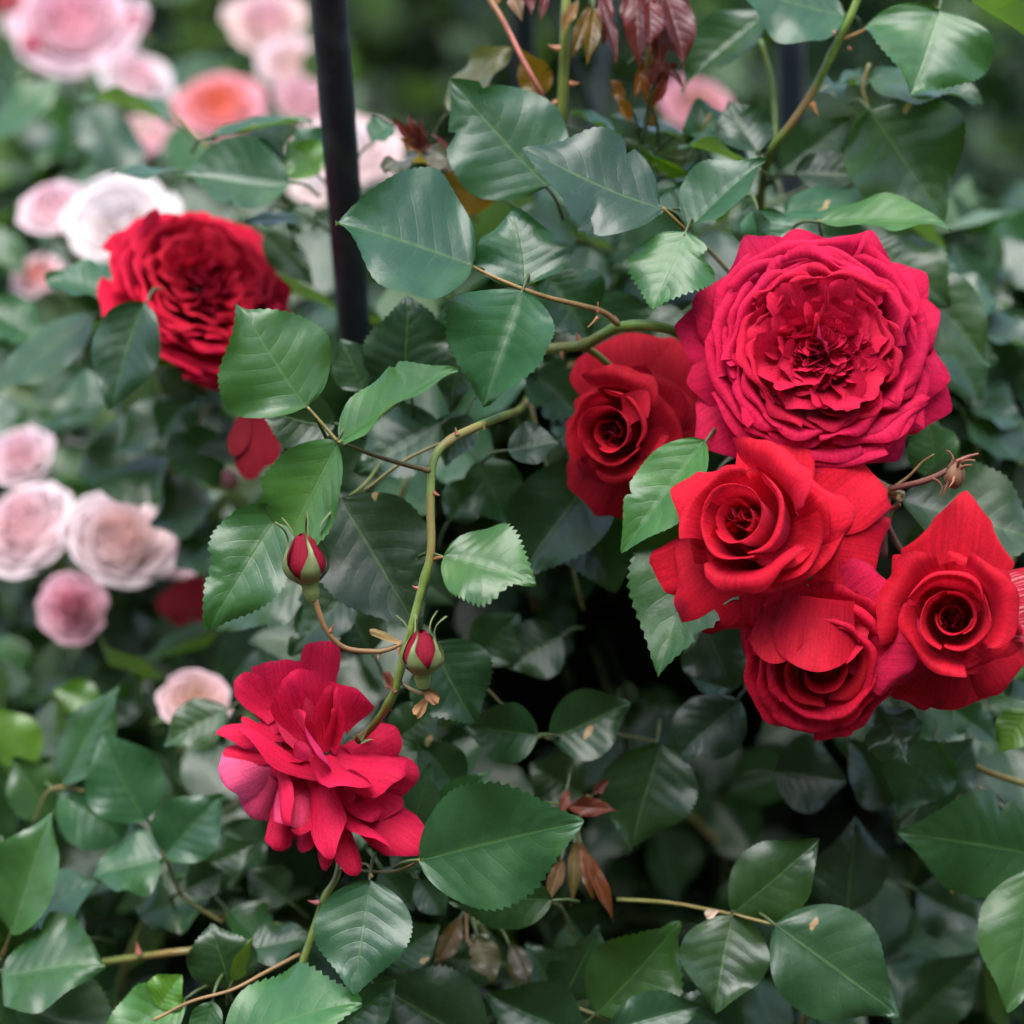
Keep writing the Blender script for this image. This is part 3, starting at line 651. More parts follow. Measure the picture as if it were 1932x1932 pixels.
# left, out of focus
m_ = shoot('smooth grey green leaves above the blurred red rose left of the post', (520, 360, 1.14))
stalk(m_, [(560, 470, 1.16), (520, 360, 1.14), (400, 285, 1.13), (330, 215, 1.14)], 8, 5, (.14, .16, .05))
for (bu, bv, tu, tv, ww, d, n, cc) in [(548, 345, 335, 335, 140, 1.11, (0, .35, .95), BLUE), (548, 300, 400, 330, 90, 1.13, (0, .3, .95), BLUE), (400, 258, 590, 232, 50, 1.12, 's', BLUE), (335, 322, 210, 330, 40, 1.12, 's', BLUE), (570, 418, 460, 420, 44, 1.12, 's', BLUE), (600, 330, 545, 270, 90, 1.13, 'm', LIME), (540, 400, 600, 430, 60, 1.13, 'm', GREEN), (610, 300, 560, 240, 60, 1.14, 'u', BLUE), (700, 270, 745, 235, 60, 1.12, 'u', BLUE), (320, 230, 150, 190, 70, 1.25, 's', BLUE), (500, 440, 590, 540, 62, 1.16, 'm', GREEN)]:
    leaf(m_, bu, bv, tu, tv, ww, d, .0, n, cc, serr=.0)
n_ = shoot('dark pointed leaf and pale neighbours under the blurred red rose', (230, 600, 1.14))
stalk(n_, [(330, 680, 1.15), (290, 620, 1.14), (215, 570, 1.13)], 9, 6, (.15, .13, .05))
for (bu, bv, tu, tv, ww, d, n, cc) in [(218, 562, 84, 530, 92, 1.14, 'u', BLUE), (276, 572, 205, 772, 130, 1.09, (-.2, .1, 1), DARK), (180, 598, -10, 752, 105, 1.16, (-.2, .6, .8), BLUE), (70, 640, -40, 580, 80, 1.2, 'u', GREEN), (330, 690, 290, 640, 50, 1.15, 'm', LIME)]:
    leaf(n_, bu, bv, tu, tv, ww, d, .0, n, cc, serr=.01)
o2 = shoot('blurred grey green leaves to the right of the pale pink bud', (300, 860, 1.2))
stalk(o2, [(400, 760, 1.18), (330, 850, 1.2), (260, 960, 1.2)], 9, 7, (.14, .13, .05))
for (bu, bv, tu, tv, ww, d, n) in [(215, 760, 90, 790, 110, 1.2, 'u'), (340, 850, 140, 900, 135, 1.2, 'u'), (350, 780, 210, 860, 110, 1.19, 'm'), (330, 810, 415, 925, 100, 1.18, 'm'), (400, 950, 280, 985, 90, 1.2, 'u'), (360, 730, 300, 830, 80, 1.17, 'm'), (430, 1010, 330, 1070, 80, 1.2, 'u'), (300, 700, 400, 760, 70, 1.17, 'm')]:
    leaf(o2, bu, bv, tu, tv, ww, d, .0, n, GREEN, serr=.0)

# lower left
p_ = shoot('spray of rounded leaves left of the single small pink rose', (110, 1490, 1.13))
stalk(p_, [(300, 1640, 1.14), (278, 1545, 1.12), (110, 1485, 1.12), (60, 1560, 1.13)], 8, 6, (.14, .14, .05))
for (bu, bv, tu, tv, ww, d, n, cc) in [(118, 1480, 230, 1295, 92, 1.12, (-.2, .4, .9), GREEN), (278, 1546, 188, 1383, 135, 1.10, (.1, .4, .9), BLUE), (98, 1545, 24, 1428, 100, 1.14, 'm', GREEN), (112, 1500, 250, 1600, 115, 1.12, 'm', BLUE), (60, 1450, -20, 1330, 90, 1.18, 'm', LIME), (430, 1338, 308, 1408, 84, 1.10, 'm', GREEN), (190, 1330, 100, 1300, 60, 1.2, 'm', LIME)]:
    leaf(p_, bu, bv, tu, tv, ww, d, .0, n, cc, serr=.012)
q_s = shoot('leaf with round leaflets below and left of the hanging red rose', (330, 1650, 1.1))
stalk(q_s, [(278, 1546, 1.11), (312, 1618, 1.09), (345, 1690, 1.1), (420, 1740, 1.1)], 7, 8, (.14, .13, .04))
for (bu, bv, tu, tv, ww, d, n, cc) in [(312, 1616, 418, 1498, 118, 1.085, (.1, .5, .8), BLUE), (310, 1619, 176, 1655, 108, 1.09, 'u', BLUE), (360, 1650, 480, 1590, 80, 1.11, 'm', GREEN), (400, 1690, 258, 1730, 80, 1.11, 'u', GREEN), (350, 1680, 430, 1640, 60, 1.10, 'm', DARK), (430, 1720, 520, 1800, 70, 1.1, 'u', GREEN), (540, 1700, 470, 1640, 80, 1.12, 'm', DARK), (420, 1560, 500, 1640, 90, 1.13, 'm', DARK)]:
    leaf(q_s, bu, bv, tu, tv, ww, d, .0, n, cc, serr=.012)
put_tube(q_s, pt((180, 1818, 1.10), (260, 1806, 1.09), (345, 1795, 1.08), (430, 1790, 1.09)), 8 * PX, 7 * PX, (.15, .2, .05), name='cane')
put_tube(q_s, pt((390, 1722, 1.12), (470, 1738, 1.11), (540, 1750, 1.11)), 7 * PX, 6 * PX, (.14, .2, .05), name='cane')
thorn(q_s, 262, 1800, 1.085, -.2, -1, 24, 8, (.4, .13, .1))
r_ = shoot('large folded leaves in the lower left corner', (10, 1790, 1.08))
stalk(r_, [(-20, 1850, 1.08), (5, 1800, 1.08), (22, 1755, 1.08)], 9, 6, (.2, .12, .05))
leaf(r_, 20, 1762, 104, 1530, 130, 1.07, .0, (-.1, .5, .85), LIGHT, fold=.35, mat=M_SPOT, serr=.012)
leaf(r_, 5, 1832, 198, 1828, 160, 1.06, -.01, (0, .6, .75), GREEN, fold=.25, serr=.01, quilt=.02)
leaf(r_, 40, 1740, 192, 1660, 95, 1.09, .0, 'u', BLUE, serr=.01)
leaf(r_, 10, 1690, -40, 1560, 100, 1.08, .0, 'm', GREEN)
leaf(r_, 30, 1900, 240, 1960, 100, 1.08, 0, 'u', DARK)
leaf(r_, 160, 1770, 60, 1750, 70, 1.1, 0, 'u', BLUE)
s2 = shoot('big bright serrated leaf at the bottom edge left of centre', (440, 1960, 1.02))
stalk(s2, [(566, 1800, 1.03), (500, 1835, 1.025), (437, 1868, 1.02), (360, 1890, 1.02), (290, 1925, 1.02)], 8, 6, (.22, .12, .05))
leaf(s2, 425, 1965, 683, 1893, 170, 1.0, -.012, (.05, .65, .75), LIGHT, fold=.2, serr=.05, quilt=.012, mat=M_SPOT)
leaf(s2, 300, 1900, 345, 1840, 70, 1.03, 0, 'm', LIME)
leaf(s2, 430, 1866, 398, 1742, 125, 1.04, .0, (-.1, .4, .9), GREEN, k=(.2, -1.6, -1.5), fold=.2)
leaf(s2, 350, 1885, 190, 1985, 110, 1.03, 0, (-.2, .4, .9), LIGHT, serr=.03)
leaf(s2, 440, 1850, 475, 1770, 30, 1.035, 0, (.5, -.3, .6), LIME)
leaf(s2, 400, 1890, 380, 1980, 60, 1.02, 0, (-.2, .5, .8), GREEN)
leaf(s2, 470, 1790, 590, 1770, 60, 1.06, 0, 'u', GREEN)

# leaves under the hanging rose
t_ = shoot('cane below the hanging red rose with a broad pointed leaf to its right', (565, 1840, 1.03))
put_tube(t_, pt((540, 1960, 1.05), (565, 1838, 1.03), (590, 1760, 1.025), (613, 1693, 1.02), (635, 1655, 1.02), (645, 1600, 1.025)), 7.5 * PX, 6.5 * PX, (.15, .2, .045), sides=12, bumps=[(.62, .25, .02)])
thorn(t_, 602, 1703, 1.018, -1, -.2, 22, 7, (.45, .12, .12))
stalk(t_, [(650, 1640, 1.02), (730, 1645, 1.01), (770, 1635, 1.0), (792, 1622, .992)], 5, 6, (.16, .15, .05))
stalk(t_, [(640, 1640, 1.02), (690, 1630, 1.01), (702, 1655, 1.0)], 5, 5, (.16, .17, .06))
leaf(t_, 790, 1623, 1102, 1550, 225, .992, -.012, (0, -.06, 1), BLUE, fold=.15, k=(.3, -.5, -.2), serr=.045, quilt=.014, shape=.84)
leaf(t_, 697, 1660, 672, 1876, 172, 1.0, -.012, (0, -.06, 1), BLUE, fold=.2, k=(.6, -1.1, -.2), serr=.03, quilt=.016)
u_ = shoot('dim leaves around the broad pointed leaf at the bottom middle', (900, 1750, 1.06))
stalk(u_, [(1080, 1760, 1.07), (1040, 1702, 1.06), (900, 1745, 1.06)], 7, 6, (.1, .12, .04))
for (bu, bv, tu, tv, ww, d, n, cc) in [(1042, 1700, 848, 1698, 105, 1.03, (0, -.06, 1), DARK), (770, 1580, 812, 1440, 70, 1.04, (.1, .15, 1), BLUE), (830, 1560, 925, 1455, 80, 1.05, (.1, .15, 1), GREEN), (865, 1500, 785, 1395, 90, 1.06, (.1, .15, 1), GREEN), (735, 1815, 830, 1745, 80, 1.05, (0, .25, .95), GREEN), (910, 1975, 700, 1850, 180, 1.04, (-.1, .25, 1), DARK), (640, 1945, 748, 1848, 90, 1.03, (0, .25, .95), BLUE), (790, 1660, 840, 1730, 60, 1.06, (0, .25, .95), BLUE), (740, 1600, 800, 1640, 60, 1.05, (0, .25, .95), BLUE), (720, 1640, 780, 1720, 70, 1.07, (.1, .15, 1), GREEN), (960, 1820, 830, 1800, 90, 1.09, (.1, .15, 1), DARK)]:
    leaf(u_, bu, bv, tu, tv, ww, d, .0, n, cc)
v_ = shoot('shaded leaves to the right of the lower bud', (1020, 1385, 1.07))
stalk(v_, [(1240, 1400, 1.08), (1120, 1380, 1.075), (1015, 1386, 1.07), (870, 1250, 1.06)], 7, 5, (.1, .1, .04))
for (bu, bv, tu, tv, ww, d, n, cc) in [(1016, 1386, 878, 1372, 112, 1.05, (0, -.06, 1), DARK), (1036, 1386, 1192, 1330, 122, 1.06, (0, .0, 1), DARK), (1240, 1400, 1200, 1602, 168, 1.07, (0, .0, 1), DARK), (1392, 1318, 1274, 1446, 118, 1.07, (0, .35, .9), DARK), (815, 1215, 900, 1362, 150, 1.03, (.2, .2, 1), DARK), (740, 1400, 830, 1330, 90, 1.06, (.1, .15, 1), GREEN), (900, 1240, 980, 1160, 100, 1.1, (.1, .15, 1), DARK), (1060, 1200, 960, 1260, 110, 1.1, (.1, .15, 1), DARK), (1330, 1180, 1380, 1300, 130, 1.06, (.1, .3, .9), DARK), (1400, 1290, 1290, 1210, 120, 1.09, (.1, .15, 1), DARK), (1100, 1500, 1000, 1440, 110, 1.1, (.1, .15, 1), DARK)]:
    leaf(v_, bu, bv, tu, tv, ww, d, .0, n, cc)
# brown young leaves in the shade
vb = shoot('small rust coloured drooping leaves in the shade right of the pointed leaf', (1085, 1580, 1.07))
stalk(vb, [(1110, 1500, 1.08), (1090, 1560, 1.07), (1100, 1620, 1.065), (1130, 1680, 1.06)], 8, 5, (.2, .07, .02))
for (bu, bv, tu, tv, ww, cc) in [(1070, 1520, 1165, 1530, 40, (.15, .03, .015)), (1100, 1600, 1155, 1735, 34, (.2, .05, .015)), (1095, 1590, 1120, 1700, 30, (.2, .07, .015)), (1085, 1590, 1075, 1710, 28, (.16, .1, .02)), (1070, 1490, 1060, 1540, 24, (.15, .03, .02)), (1060, 1620, 1035, 1700, 34, (.12, .08, .03)), (1120, 1500, 1150, 1470, 24, (.15, .03, .02))]:
    young(vb, bu, bv, tu, tv, ww, 1.055, (.1, .15, 1), cc)
w2 = shoot('dull brown and pinkish wilted leaves near the bottom middle', (880, 1790, 1.08))
stalk(w2, [(880, 1720, 1.08), (885, 1780, 1.075), (930, 1810, 1.07)], 7, 5, (.15, .07, .03))
for (bu, bv, tu, tv, ww, cc) in [(870, 1730, 820, 1825, 48, (.14, .07, .03)), (900, 1765, 930, 1855, 70, (.16, .12, .08)), (960, 1780, 1005, 1860, 46, (.14, .13, .1))]:
    young(w2, bu, bv, tu, tv, ww, 1.07, (.1, .15, 1), cc, fold=.25)
w3 = shoot('two toned folded leaf and neighbours at the bottom right of centre', (1125, 1915, 1.05))
stalk(w3, [(1240, 1960, 1.05), (1125, 1915, 1.05), (1060, 1890, 1.06)], 8, 6, (.15, .14, .05))
for (bu, bv, tu, tv, ww, d, n, cc) in [(1124, 1914, 1284, 1738, 170, 1.04, (-.1, -.06, 1), GREEN), (1060, 1890, 1130, 1745, 110, 1.06, (.2, -.06, 1), DARK), (1090, 1960, 920, 1870, 130, 1.05, (0, .3, .95), DARK), (1150, 1940, 1330, 1900, 90, 1.03, (0, .25, .95), BLUE), (1400, 1960, 1250, 1880, 100, 1.04, (0, .25, .95), BLUE), (1060, 1880, 990, 1780, 80, 1.08, (.1, .15, 1), DARK)]:
    leaf(w3, bu, bv, tu, tv, ww, d, .0, n, cc)
x_ = shoot('leaf of three clean green leaflets at the lower right', (1340, 1718, 1.05))
stalk(x_, [(1165, 1697, 1.06), (1260, 1703, 1.05), (1340, 1717, 1.04), (1381, 1725, 1.035), (1462, 1745, 1.03)], 8, 7, (.14, .16, .04))
leaf(x_, 1381, 1723, 1547, 1584, 138, 1.035, .0, (0, -.06, 1), GREEN, fold=.25, serr=.015)
leaf(x_, 1381, 1726, 1351, 1912, 158, 1.033, -.01, (0, -.06, 1), GREEN, fold=.25, quilt=.02, serr=.015)
leaf(x_, 1462, 1745, 1697, 1913, 200, 1.028, -.012, (0, -.06, 1), BLUE, fold=.2, quilt=.02, serr=.015, k=(.3, -.4, -.8))
put_petal(x_, P(1355, 1718, 1.037), P(1330, 1728, 1.035), cv(0, .5, .8), .004, (.35, .25, .18), M_BROWN, 'stipule', rip=.3)
y_ = shoot('mottled leaves below the rightmost red rose at the right edge', (1850, 1520, 1.08))
put_tube(y_, pt((1990, 1500, 1.06), (1930, 1478, 1.07), (1850, 1450, 1.08), (1780, 1400, 1.1)), 8 * PX, 6 * PX, (.16, .15, .04), name='cane')
stalk(y_, [(1960, 1600, 1.07), (1900, 1530, 1.075), (1840, 1480, 1.08)], 8, 7, (.2, .17, .08), 'cane')
leaf(y_, 1960, 1612, 1694, 1571, 190, 1.05, -.01, (0, .0, 1), GREEN, fold=.12, quilt=.03, serr=.02)
leaf(y_, 1950, 1640, 1904, 1908, 170, 1.04, -.01, (-.1, -.06, 1), LIGHT, fold=.25, mat=M_SPOT, serr=.02)
for (bu, bv, tu, tv, ww, d, n, cc) in [(1760, 1395, 1700, 1532, 130, 1.07, (-.1, -.06, 1), BLUE), (1740, 1510, 1838, 1395, 115, 1.08, (0, .25, .95), BLUE), (1460, 1460, 1598, 1470, 135, 1.09, 'c', DARK), (1680, 1520, 1600, 1400, 110, 1.09, (.1, .15, 1), DARK), (1600, 1720, 1610, 1540, 130, 1.09, 'c', DARK), (1940, 1340, 1885, 1420, 70, 1.04, (0, .25, .95), LIME), (1800, 1340, 1880, 1400, 70, 1.09, (0, .25, .95), BLUE), (1900, 1240, 1960, 1330, 90, 1.07, (.1, .15, 1), GREEN), (1890, 1200, 1950, 1290, 80, 1.06, (0, .25, .95), LIGHT), (1730, 1680, 1850, 1740, 110, 1.12, (.1, .15, 1), DARK), (1700, 1930, 1860, 1800, 110, 1.13, (.1, .15, 1), DARK)]:
    leaf(y_, bu, bv, tu, tv, ww, d, .0, n, cc)
y2 = shoot('small crumpled curled leaf hanging under the lowest front rose', (1650, 1330, 1.05))
leaf(y2, 1650, 1325, 1714, 1440, 105, 1.03, -.01, (.0, .35, .9), GREEN, fold=-.3, wave=.16, k=(.8, -1.5, -2.5), serr=.02, quilt=.03)
leaf(y2, 1690, 1340, 1640, 1420, 60, 1.04, 0, (.1, .15, 1), LIGHT, wave=.12, fold=-.2)
stalk(y2, [(1640, 1290, 1.05), (1650, 1326, 1.03)], 7, 5, (.14, .17, .05))

# ------------------------------------------------------------------ inner foliage too dense to count, and leaves further down
rng = np.random.RandomState(11)
def box_cloud(name, label, n, urange, vrange, drange, size, color, seed, cond=None):
    rg = np.random.RandomState(seed)
    def cen():
        while True:
            u, v, d = rg.uniform(*urange), rg.uniform(*vrange), rg.uniform(*drange)
            if cond is None or cond(u, v, d): return P(u, v, d)
    V, F, uv = leaf_cloud(n, cen, size, rg, upbias=.7)
    o = part(name, make_mesh(name, V, F, M_LEAF, uv, smooth=False), None, None, color)
    o['kind'] = 'stuff'; o['label'] = label; o['category'] = 'foliage'
LEAFV = []
for i in range(7):
    r0 = np.random.RandomState(500 + i); L0 = .046; W0 = L0 * r0.uniform(.6, .72)
    V, F, uv = leaf_sheet(L0, W0, ns=22, nt_=9, fold=r0.uniform(.1, .35), k=(.3, -r0.uniform(.4, 1.0), -.4), seed=i, serr=.02, quilt=.02)
    LEAFV.append(make_mesh('leaflet', V, F, M_LEAF, uv))
def rose_leaf_copy(th, org, ax, nn, size, color):
    y = nrm(ax); n = nrm(nn - y * np.dot(nn, y)); x = np.cross(y, n)
    o = bpy.data.objects.new('leaflet', random.choice(LEAFV)); col.objects.link(o); o.parent = th
    mt = Matrix(((x[0], y[0], n[0]), (x[1], y[1], n[1]), (x[2], y[2], n[2]))).to_4x4()
    o.matrix_local = Matrix.Translation(Vector(org - ORI[th.name])) @ mt @ Matrix.Diagonal((size, size, size, 1))
    o.color = (*color, 1)
fill = [('shaded leafy shoot behind the cane with the two buds', 760, 1050, 1.16), ('shaded leafy shoot deep between the dark red rose and the bitten leaf', 1060, 1180, 1.27),
        ('shaded leafy shoot under the front rose', 1300, 1480, 1.32), ('shaded leafy shoot low in the bush right of the rust coloured leaves', 1330, 1640, 1.28),
        ('shaded leafy shoot at the bottom right above the mottled leaf', 1680, 1760, 1.25), ('shaded leafy shoot below the three clean leaflets', 1520, 1900, 1.13),
        ('shaded leafy shoot in the lower left behind the round leaflets', 420, 1500, 1.2), ('shaded leafy shoot left of the small pink rose', 130, 1370, 1.34),
        ('shaded leafy shoot under the pale double rose', 400, 1240, 1.34), ('shaded leafy shoot beside the foot of the dark post', 590, 720, 1.34),
        ('shaded leafy shoot behind the pale leaflets left of the largest rose', 1150, 480, 1.16), ('shaded leafy shoot behind the largest rose', 1560, 430, 1.2),
        ('shaded leafy shoot at the right edge below the hip', 1880, 1200, 1.18), ('shaded leafy shoot at the bottom left edge', 200, 1860, 1.16),
        ('shaded leafy shoot at the bottom middle', 960, 1880, 1.14), ('shaded leafy shoot behind the hanging rose', 620, 1440, 1.15)]
for i, (lab, u, v, d) in enumerate(fill):
    rg = np.random.RandomState(900 + i); th = shoot(lab, (u, v + 130, d + .05))
    put_tube(th, pt((u, v + 330, d + .12), (u + rg.uniform(-30, 30), v + 130, d + .05), (u + rg.uniform(-60, 60), v - 20, d), (u + rg.uniform(-90, 90), v - 150, d - .02)), .0022, .0014, (.08, .11, .03), name='cane')
    for j in range(3):                      # compound leaves: five leaflets on one stalk
        o = P(u + rg.uniform(-150, 150), v + rg.uniform(-150, 150), d + rg.uniform(-.03, .05)); a_ = rg.uniform(0, 6.28)
        ax = cv(math.cos(a_), math.sin(a_) * .6 - .35, rg.uniform(0, .6)); up = cv(rg.uniform(-.35, .35), rg.uniform(.2, .8), .85)
        up = nrm(up - ax * np.dot(up, ax)); sd = np.cross(ax, up); sz = rg.uniform(.75, 1.1); cc = np.array(random.choice([GREEN, DARK, BLUE])) * rg.uniform(.6, .95)
        cl = put_tube(th, np.array([o - ax * .03 + FW * .01, o + ax * .01, o + ax * .036, o + ax * .062 * sz]), .0010, .0006, (.05, .07, .022), M_SEPAL, 'compound_leaf', sides=6, n=4)
        rose_leaf_copy(cl, o + ax * .06 * sz, ax, up, sz, cc * rg.uniform(.85, 1.15))
        for k2, f2 in ((.050, .95), (.018, .8)):
            for sg in (-1, 1):
                rose_leaf_copy(cl, o + ax * k2 * sz + sd * sg * .002, ax * rg.uniform(.3, .55) + sd * sg, up + rg.uniform(-.25, .25, 3), sz * f2, cc * rg.uniform(.85, 1.15))
def in_cavity(u, v): return ((u - 1330) / 470) ** 2 + ((v - 1330) / 480) ** 2 < 1
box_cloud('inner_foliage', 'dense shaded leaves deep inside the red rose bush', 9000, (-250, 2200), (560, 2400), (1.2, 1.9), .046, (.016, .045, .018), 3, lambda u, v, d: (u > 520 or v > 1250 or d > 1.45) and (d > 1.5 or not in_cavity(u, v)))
box_cloud('upper_foliage', 'tangle of leaves behind the pale leaflets and the largest rose', 4200, (800, 1950), (440, 900), (1.2, 1.75), .046, (.018, .05, .022), 5)
box_cloud('pink_bush_foliage', 'leaves of the pale pink rose bush at the left', 2600, (-300, 640), (180, 1500), (1.62, 2.3), .06, (.02, .058, .016), 4)

bc = shoot('thick woody canes rising from the soil inside the red rose bush', (1150, 2600, 1.5), cat='rose cane', group='woody canes of the rose bushes', name='rose_canes')
for (u, v, d, du) in [(900, 1300, 1.5, -60), (1150, 1100, 1.55, 40), (1400, 1250, 1.6, 90), (1650, 1400, 1.5, 120), (600, 1500, 1.5, -120)]:
    top = P(u, v, d); ft = P(1150 + du, 966, 1.5); ft[2] = -.02
    put_tube(bc, np.array([ft, ft * .6 + top * .4 + [.02, .03, .05], top, top + [.01, -.1, .12]]), .006, .0035, (.1, .09, .04), name='woody_cane', n=8)

# ------------------------------------------------------------------ blooms
class Bloom:
    def __init__(s, label, u, v, d, axis, group, mat=M_RED, cat='rose', name='rose_bloom', up=None):
        s.B = P(u, v, d); s.ax = cv(*axis); s.mat = mat
        upv = UP if up is None else cv(*up)
        s.e2 = nrm(upv - s.ax * np.dot(upv, s.ax)); s.e1 = np.cross(s.e2, s.ax)
        s.th = thing(name, label, cat, s.B, group); s.d = d; s.k = 0
    def w(s, p):   # local (e1, e2, axis) to offset
        p = np.asarray(p, float); return p[..., :1] * s.e1 + p[..., 1:2] * s.e2 + p[..., 2:3] * s.ax
    def polar(s, phi, hw, prof, color, ns=12, nt_=15, c=.2, q=2.2, spiral=.1, rip=0., jag=0., point=0., lean=0., fold=0., seed=None, edge=0., basew=.55, mark=None):
        """petal that wraps round the bloom axis: prof = list of (radius, height)"""
        s.k += 1; rg = np.random.RandomState(s.k * 13 + 5 if seed is None else seed)
        S, T = np.meshgrid(np.linspace(0, 1, ns), np.linspace(-1, 1, nt_), indexing='ij')
        j = np.interp(T, np.linspace(-1, 1, 15), rg.randn(15)) * jag
        sf = S * (1 - c * np.abs(T) ** q) + j * S ** 4 + point * np.exp(-(T / .2) ** 2) * S ** 6
        pr = np.array(prof, float); tt = np.linspace(0, 1, len(pr))
        fine = np.linspace(0, 1, 40); pf = smooth_path(np.column_stack([pr, np.zeros(len(pr))]), 10)[:, :2]
        ts = np.linspace(0, 1, len(pf)); R = np.interp(sf, ts, pf[:, 0]); H = np.interp(sf, ts, pf[:, 1])
        ex = np.maximum(sf - 1, 0); R = R + ex * (pf[-1, 0] - pf[-2, 0]) * len(pf); H = H + ex * (pf[-1, 1] - pf[-2, 1]) * len(pf)
        ph = rg.rand(4) * 6.28; Rm = pr[:, 0].max()
        R = R * (1 + spiral * T) + rip * Rm * S ** 2 * (np.sin(3.3 * T + ph[0]) + .6 * np.sin(7 * T + ph[1]))
        R = R + edge * Rm * np.abs(T) ** 3 * S
        H = H + rip * Rm * .6 * S ** 2 * np.sin(4.1 * T + ph[2]) + fold * Rm * np.abs(T) * S
        A = phi + T * hw * (basew + (1 - basew) * sst(0, .6, S))
        V = s.w(np.stack([R * np.cos(A), R * np.sin(A), H], -1).reshape(-1, 3))
        uv = np.stack([S, T * .5 + .5], -1).reshape(-1, 2)
        mk = np.zeros((S.size, 3))
        # +T side is anticlockwise: flip so the inner face looks at the axis
        F = grid_faces(ns, nt_)[:, ::-1]
        return part('petal', make_mesh('petal', V, F, s.mat, uv, mk), s.th, s.B, color)
    def free(s, bu, bv, bd, tu, tv, td, wpx, color, n=(0, .15, 1), **kw):
        s.k += 1; kw.setdefault('seed', s.k * 7)
        B, T = P(bu, bv, s.d + bd), P(tu, tv, s.d + td)
        return put_petal(s.th, B, T, cv(*n), wpx * PX * s.d, color, s.mat, **kw)
    def loc(s, b, t, n, W, color, **kw):
        s.k += 1; kw.setdefault('seed', s.k * 7)
        return put_petal(s.th, s.B + s.w(b), s.B + s.w(t), s.w(n), W, color, s.mat, **kw)
    def calyx(s, r=.006, color=(.1, .15, .04), n=5, L=.022):
        off = -.010
        b0 = s.B + s.ax * (off - r * 2)
        put_tube(s.th, np.array([b0, b0 - s.ax * .02, b0 - s.ax * .035 + FW * .05 - UP * .015, b0 - s.ax * .04 + FW * .12 - UP * .06]), .0019, .0022, (.11, .15, .035), M_STEM, 'flower_stalk', sides=8)
        put_lathe(s.th, [(.001, -r * 2.2), (r * .6, -r * 2), (r, -r * 1.0), (r * .85, -r * .1), (r * .5, r * .3)], s.B + s.ax * off, s.ax, color, M_SEPAL, 'hip')
        for i in range(n):
            a = i * 2 * math.pi / n + .4; dr = np.array([math.cos(a), math.sin(a), 0])
            s.loc(dr * r * .6 + np.array([0, 0, off]), dr * L + np.array([0, 0, off - .012]), np.array([0, 0, 1.]), .006, color, name='sepal', c=.9, q=1.2, base=.8, k=(-.5, -1, -1)).data.materials[0] = M_SEPAL

G_RED = 'red roses in bloom'
def jit(c, a=.12):
    f = np.random.uniform(1 - a, 1 + a); return tuple(np.array(c) * f)

# --- the largest rose: packed quartered rosette
C1 = (.63, .010, .060); C1d = (.58, .009, .042)
r1 = Bloom('largest crimson rose, open and packed with crumpled petals, facing the viewer', 1537, 680, 1.022, (0, .10, 1), G_RED)
R = .0465
def ang(u, v): return math.atan2(-(v - 668), u - 1537)
tips = [(1410, 452, .0), (1500, 434, .0), (1640, 446, .004), (1769, 588, 0), (1781, 715, 0), (1785, 771, .006), (1692, 862, .002), (1322, 838, 0), (1278, 616, .003), (1312, 560, 0), (1560, 880, .004), (1440, 880, .004), (1740, 520, .003), (1300, 720, .002)]
for i, (u, v, dz) in enumerate(tips):
    u0, v0 = 1537 + (u - 1537) * .18, 680 + (v - 680) * .18; u, v = 1537 + (u - 1537) * 1.01, 675 + (v - 675) * 1.01
    r1.free(u0, v0, .0, u, v, -.012 + dz, 250, jit(C1, .06), n=(0, .1, 1), c=.40, q=1.25, base=.5, k=(1.2, -3.2, -.8), roll=.55, rs=.5, rho=.003, cup=-.25, rip=.04, ns=22, nt_=25, point=.03, jag=.008)
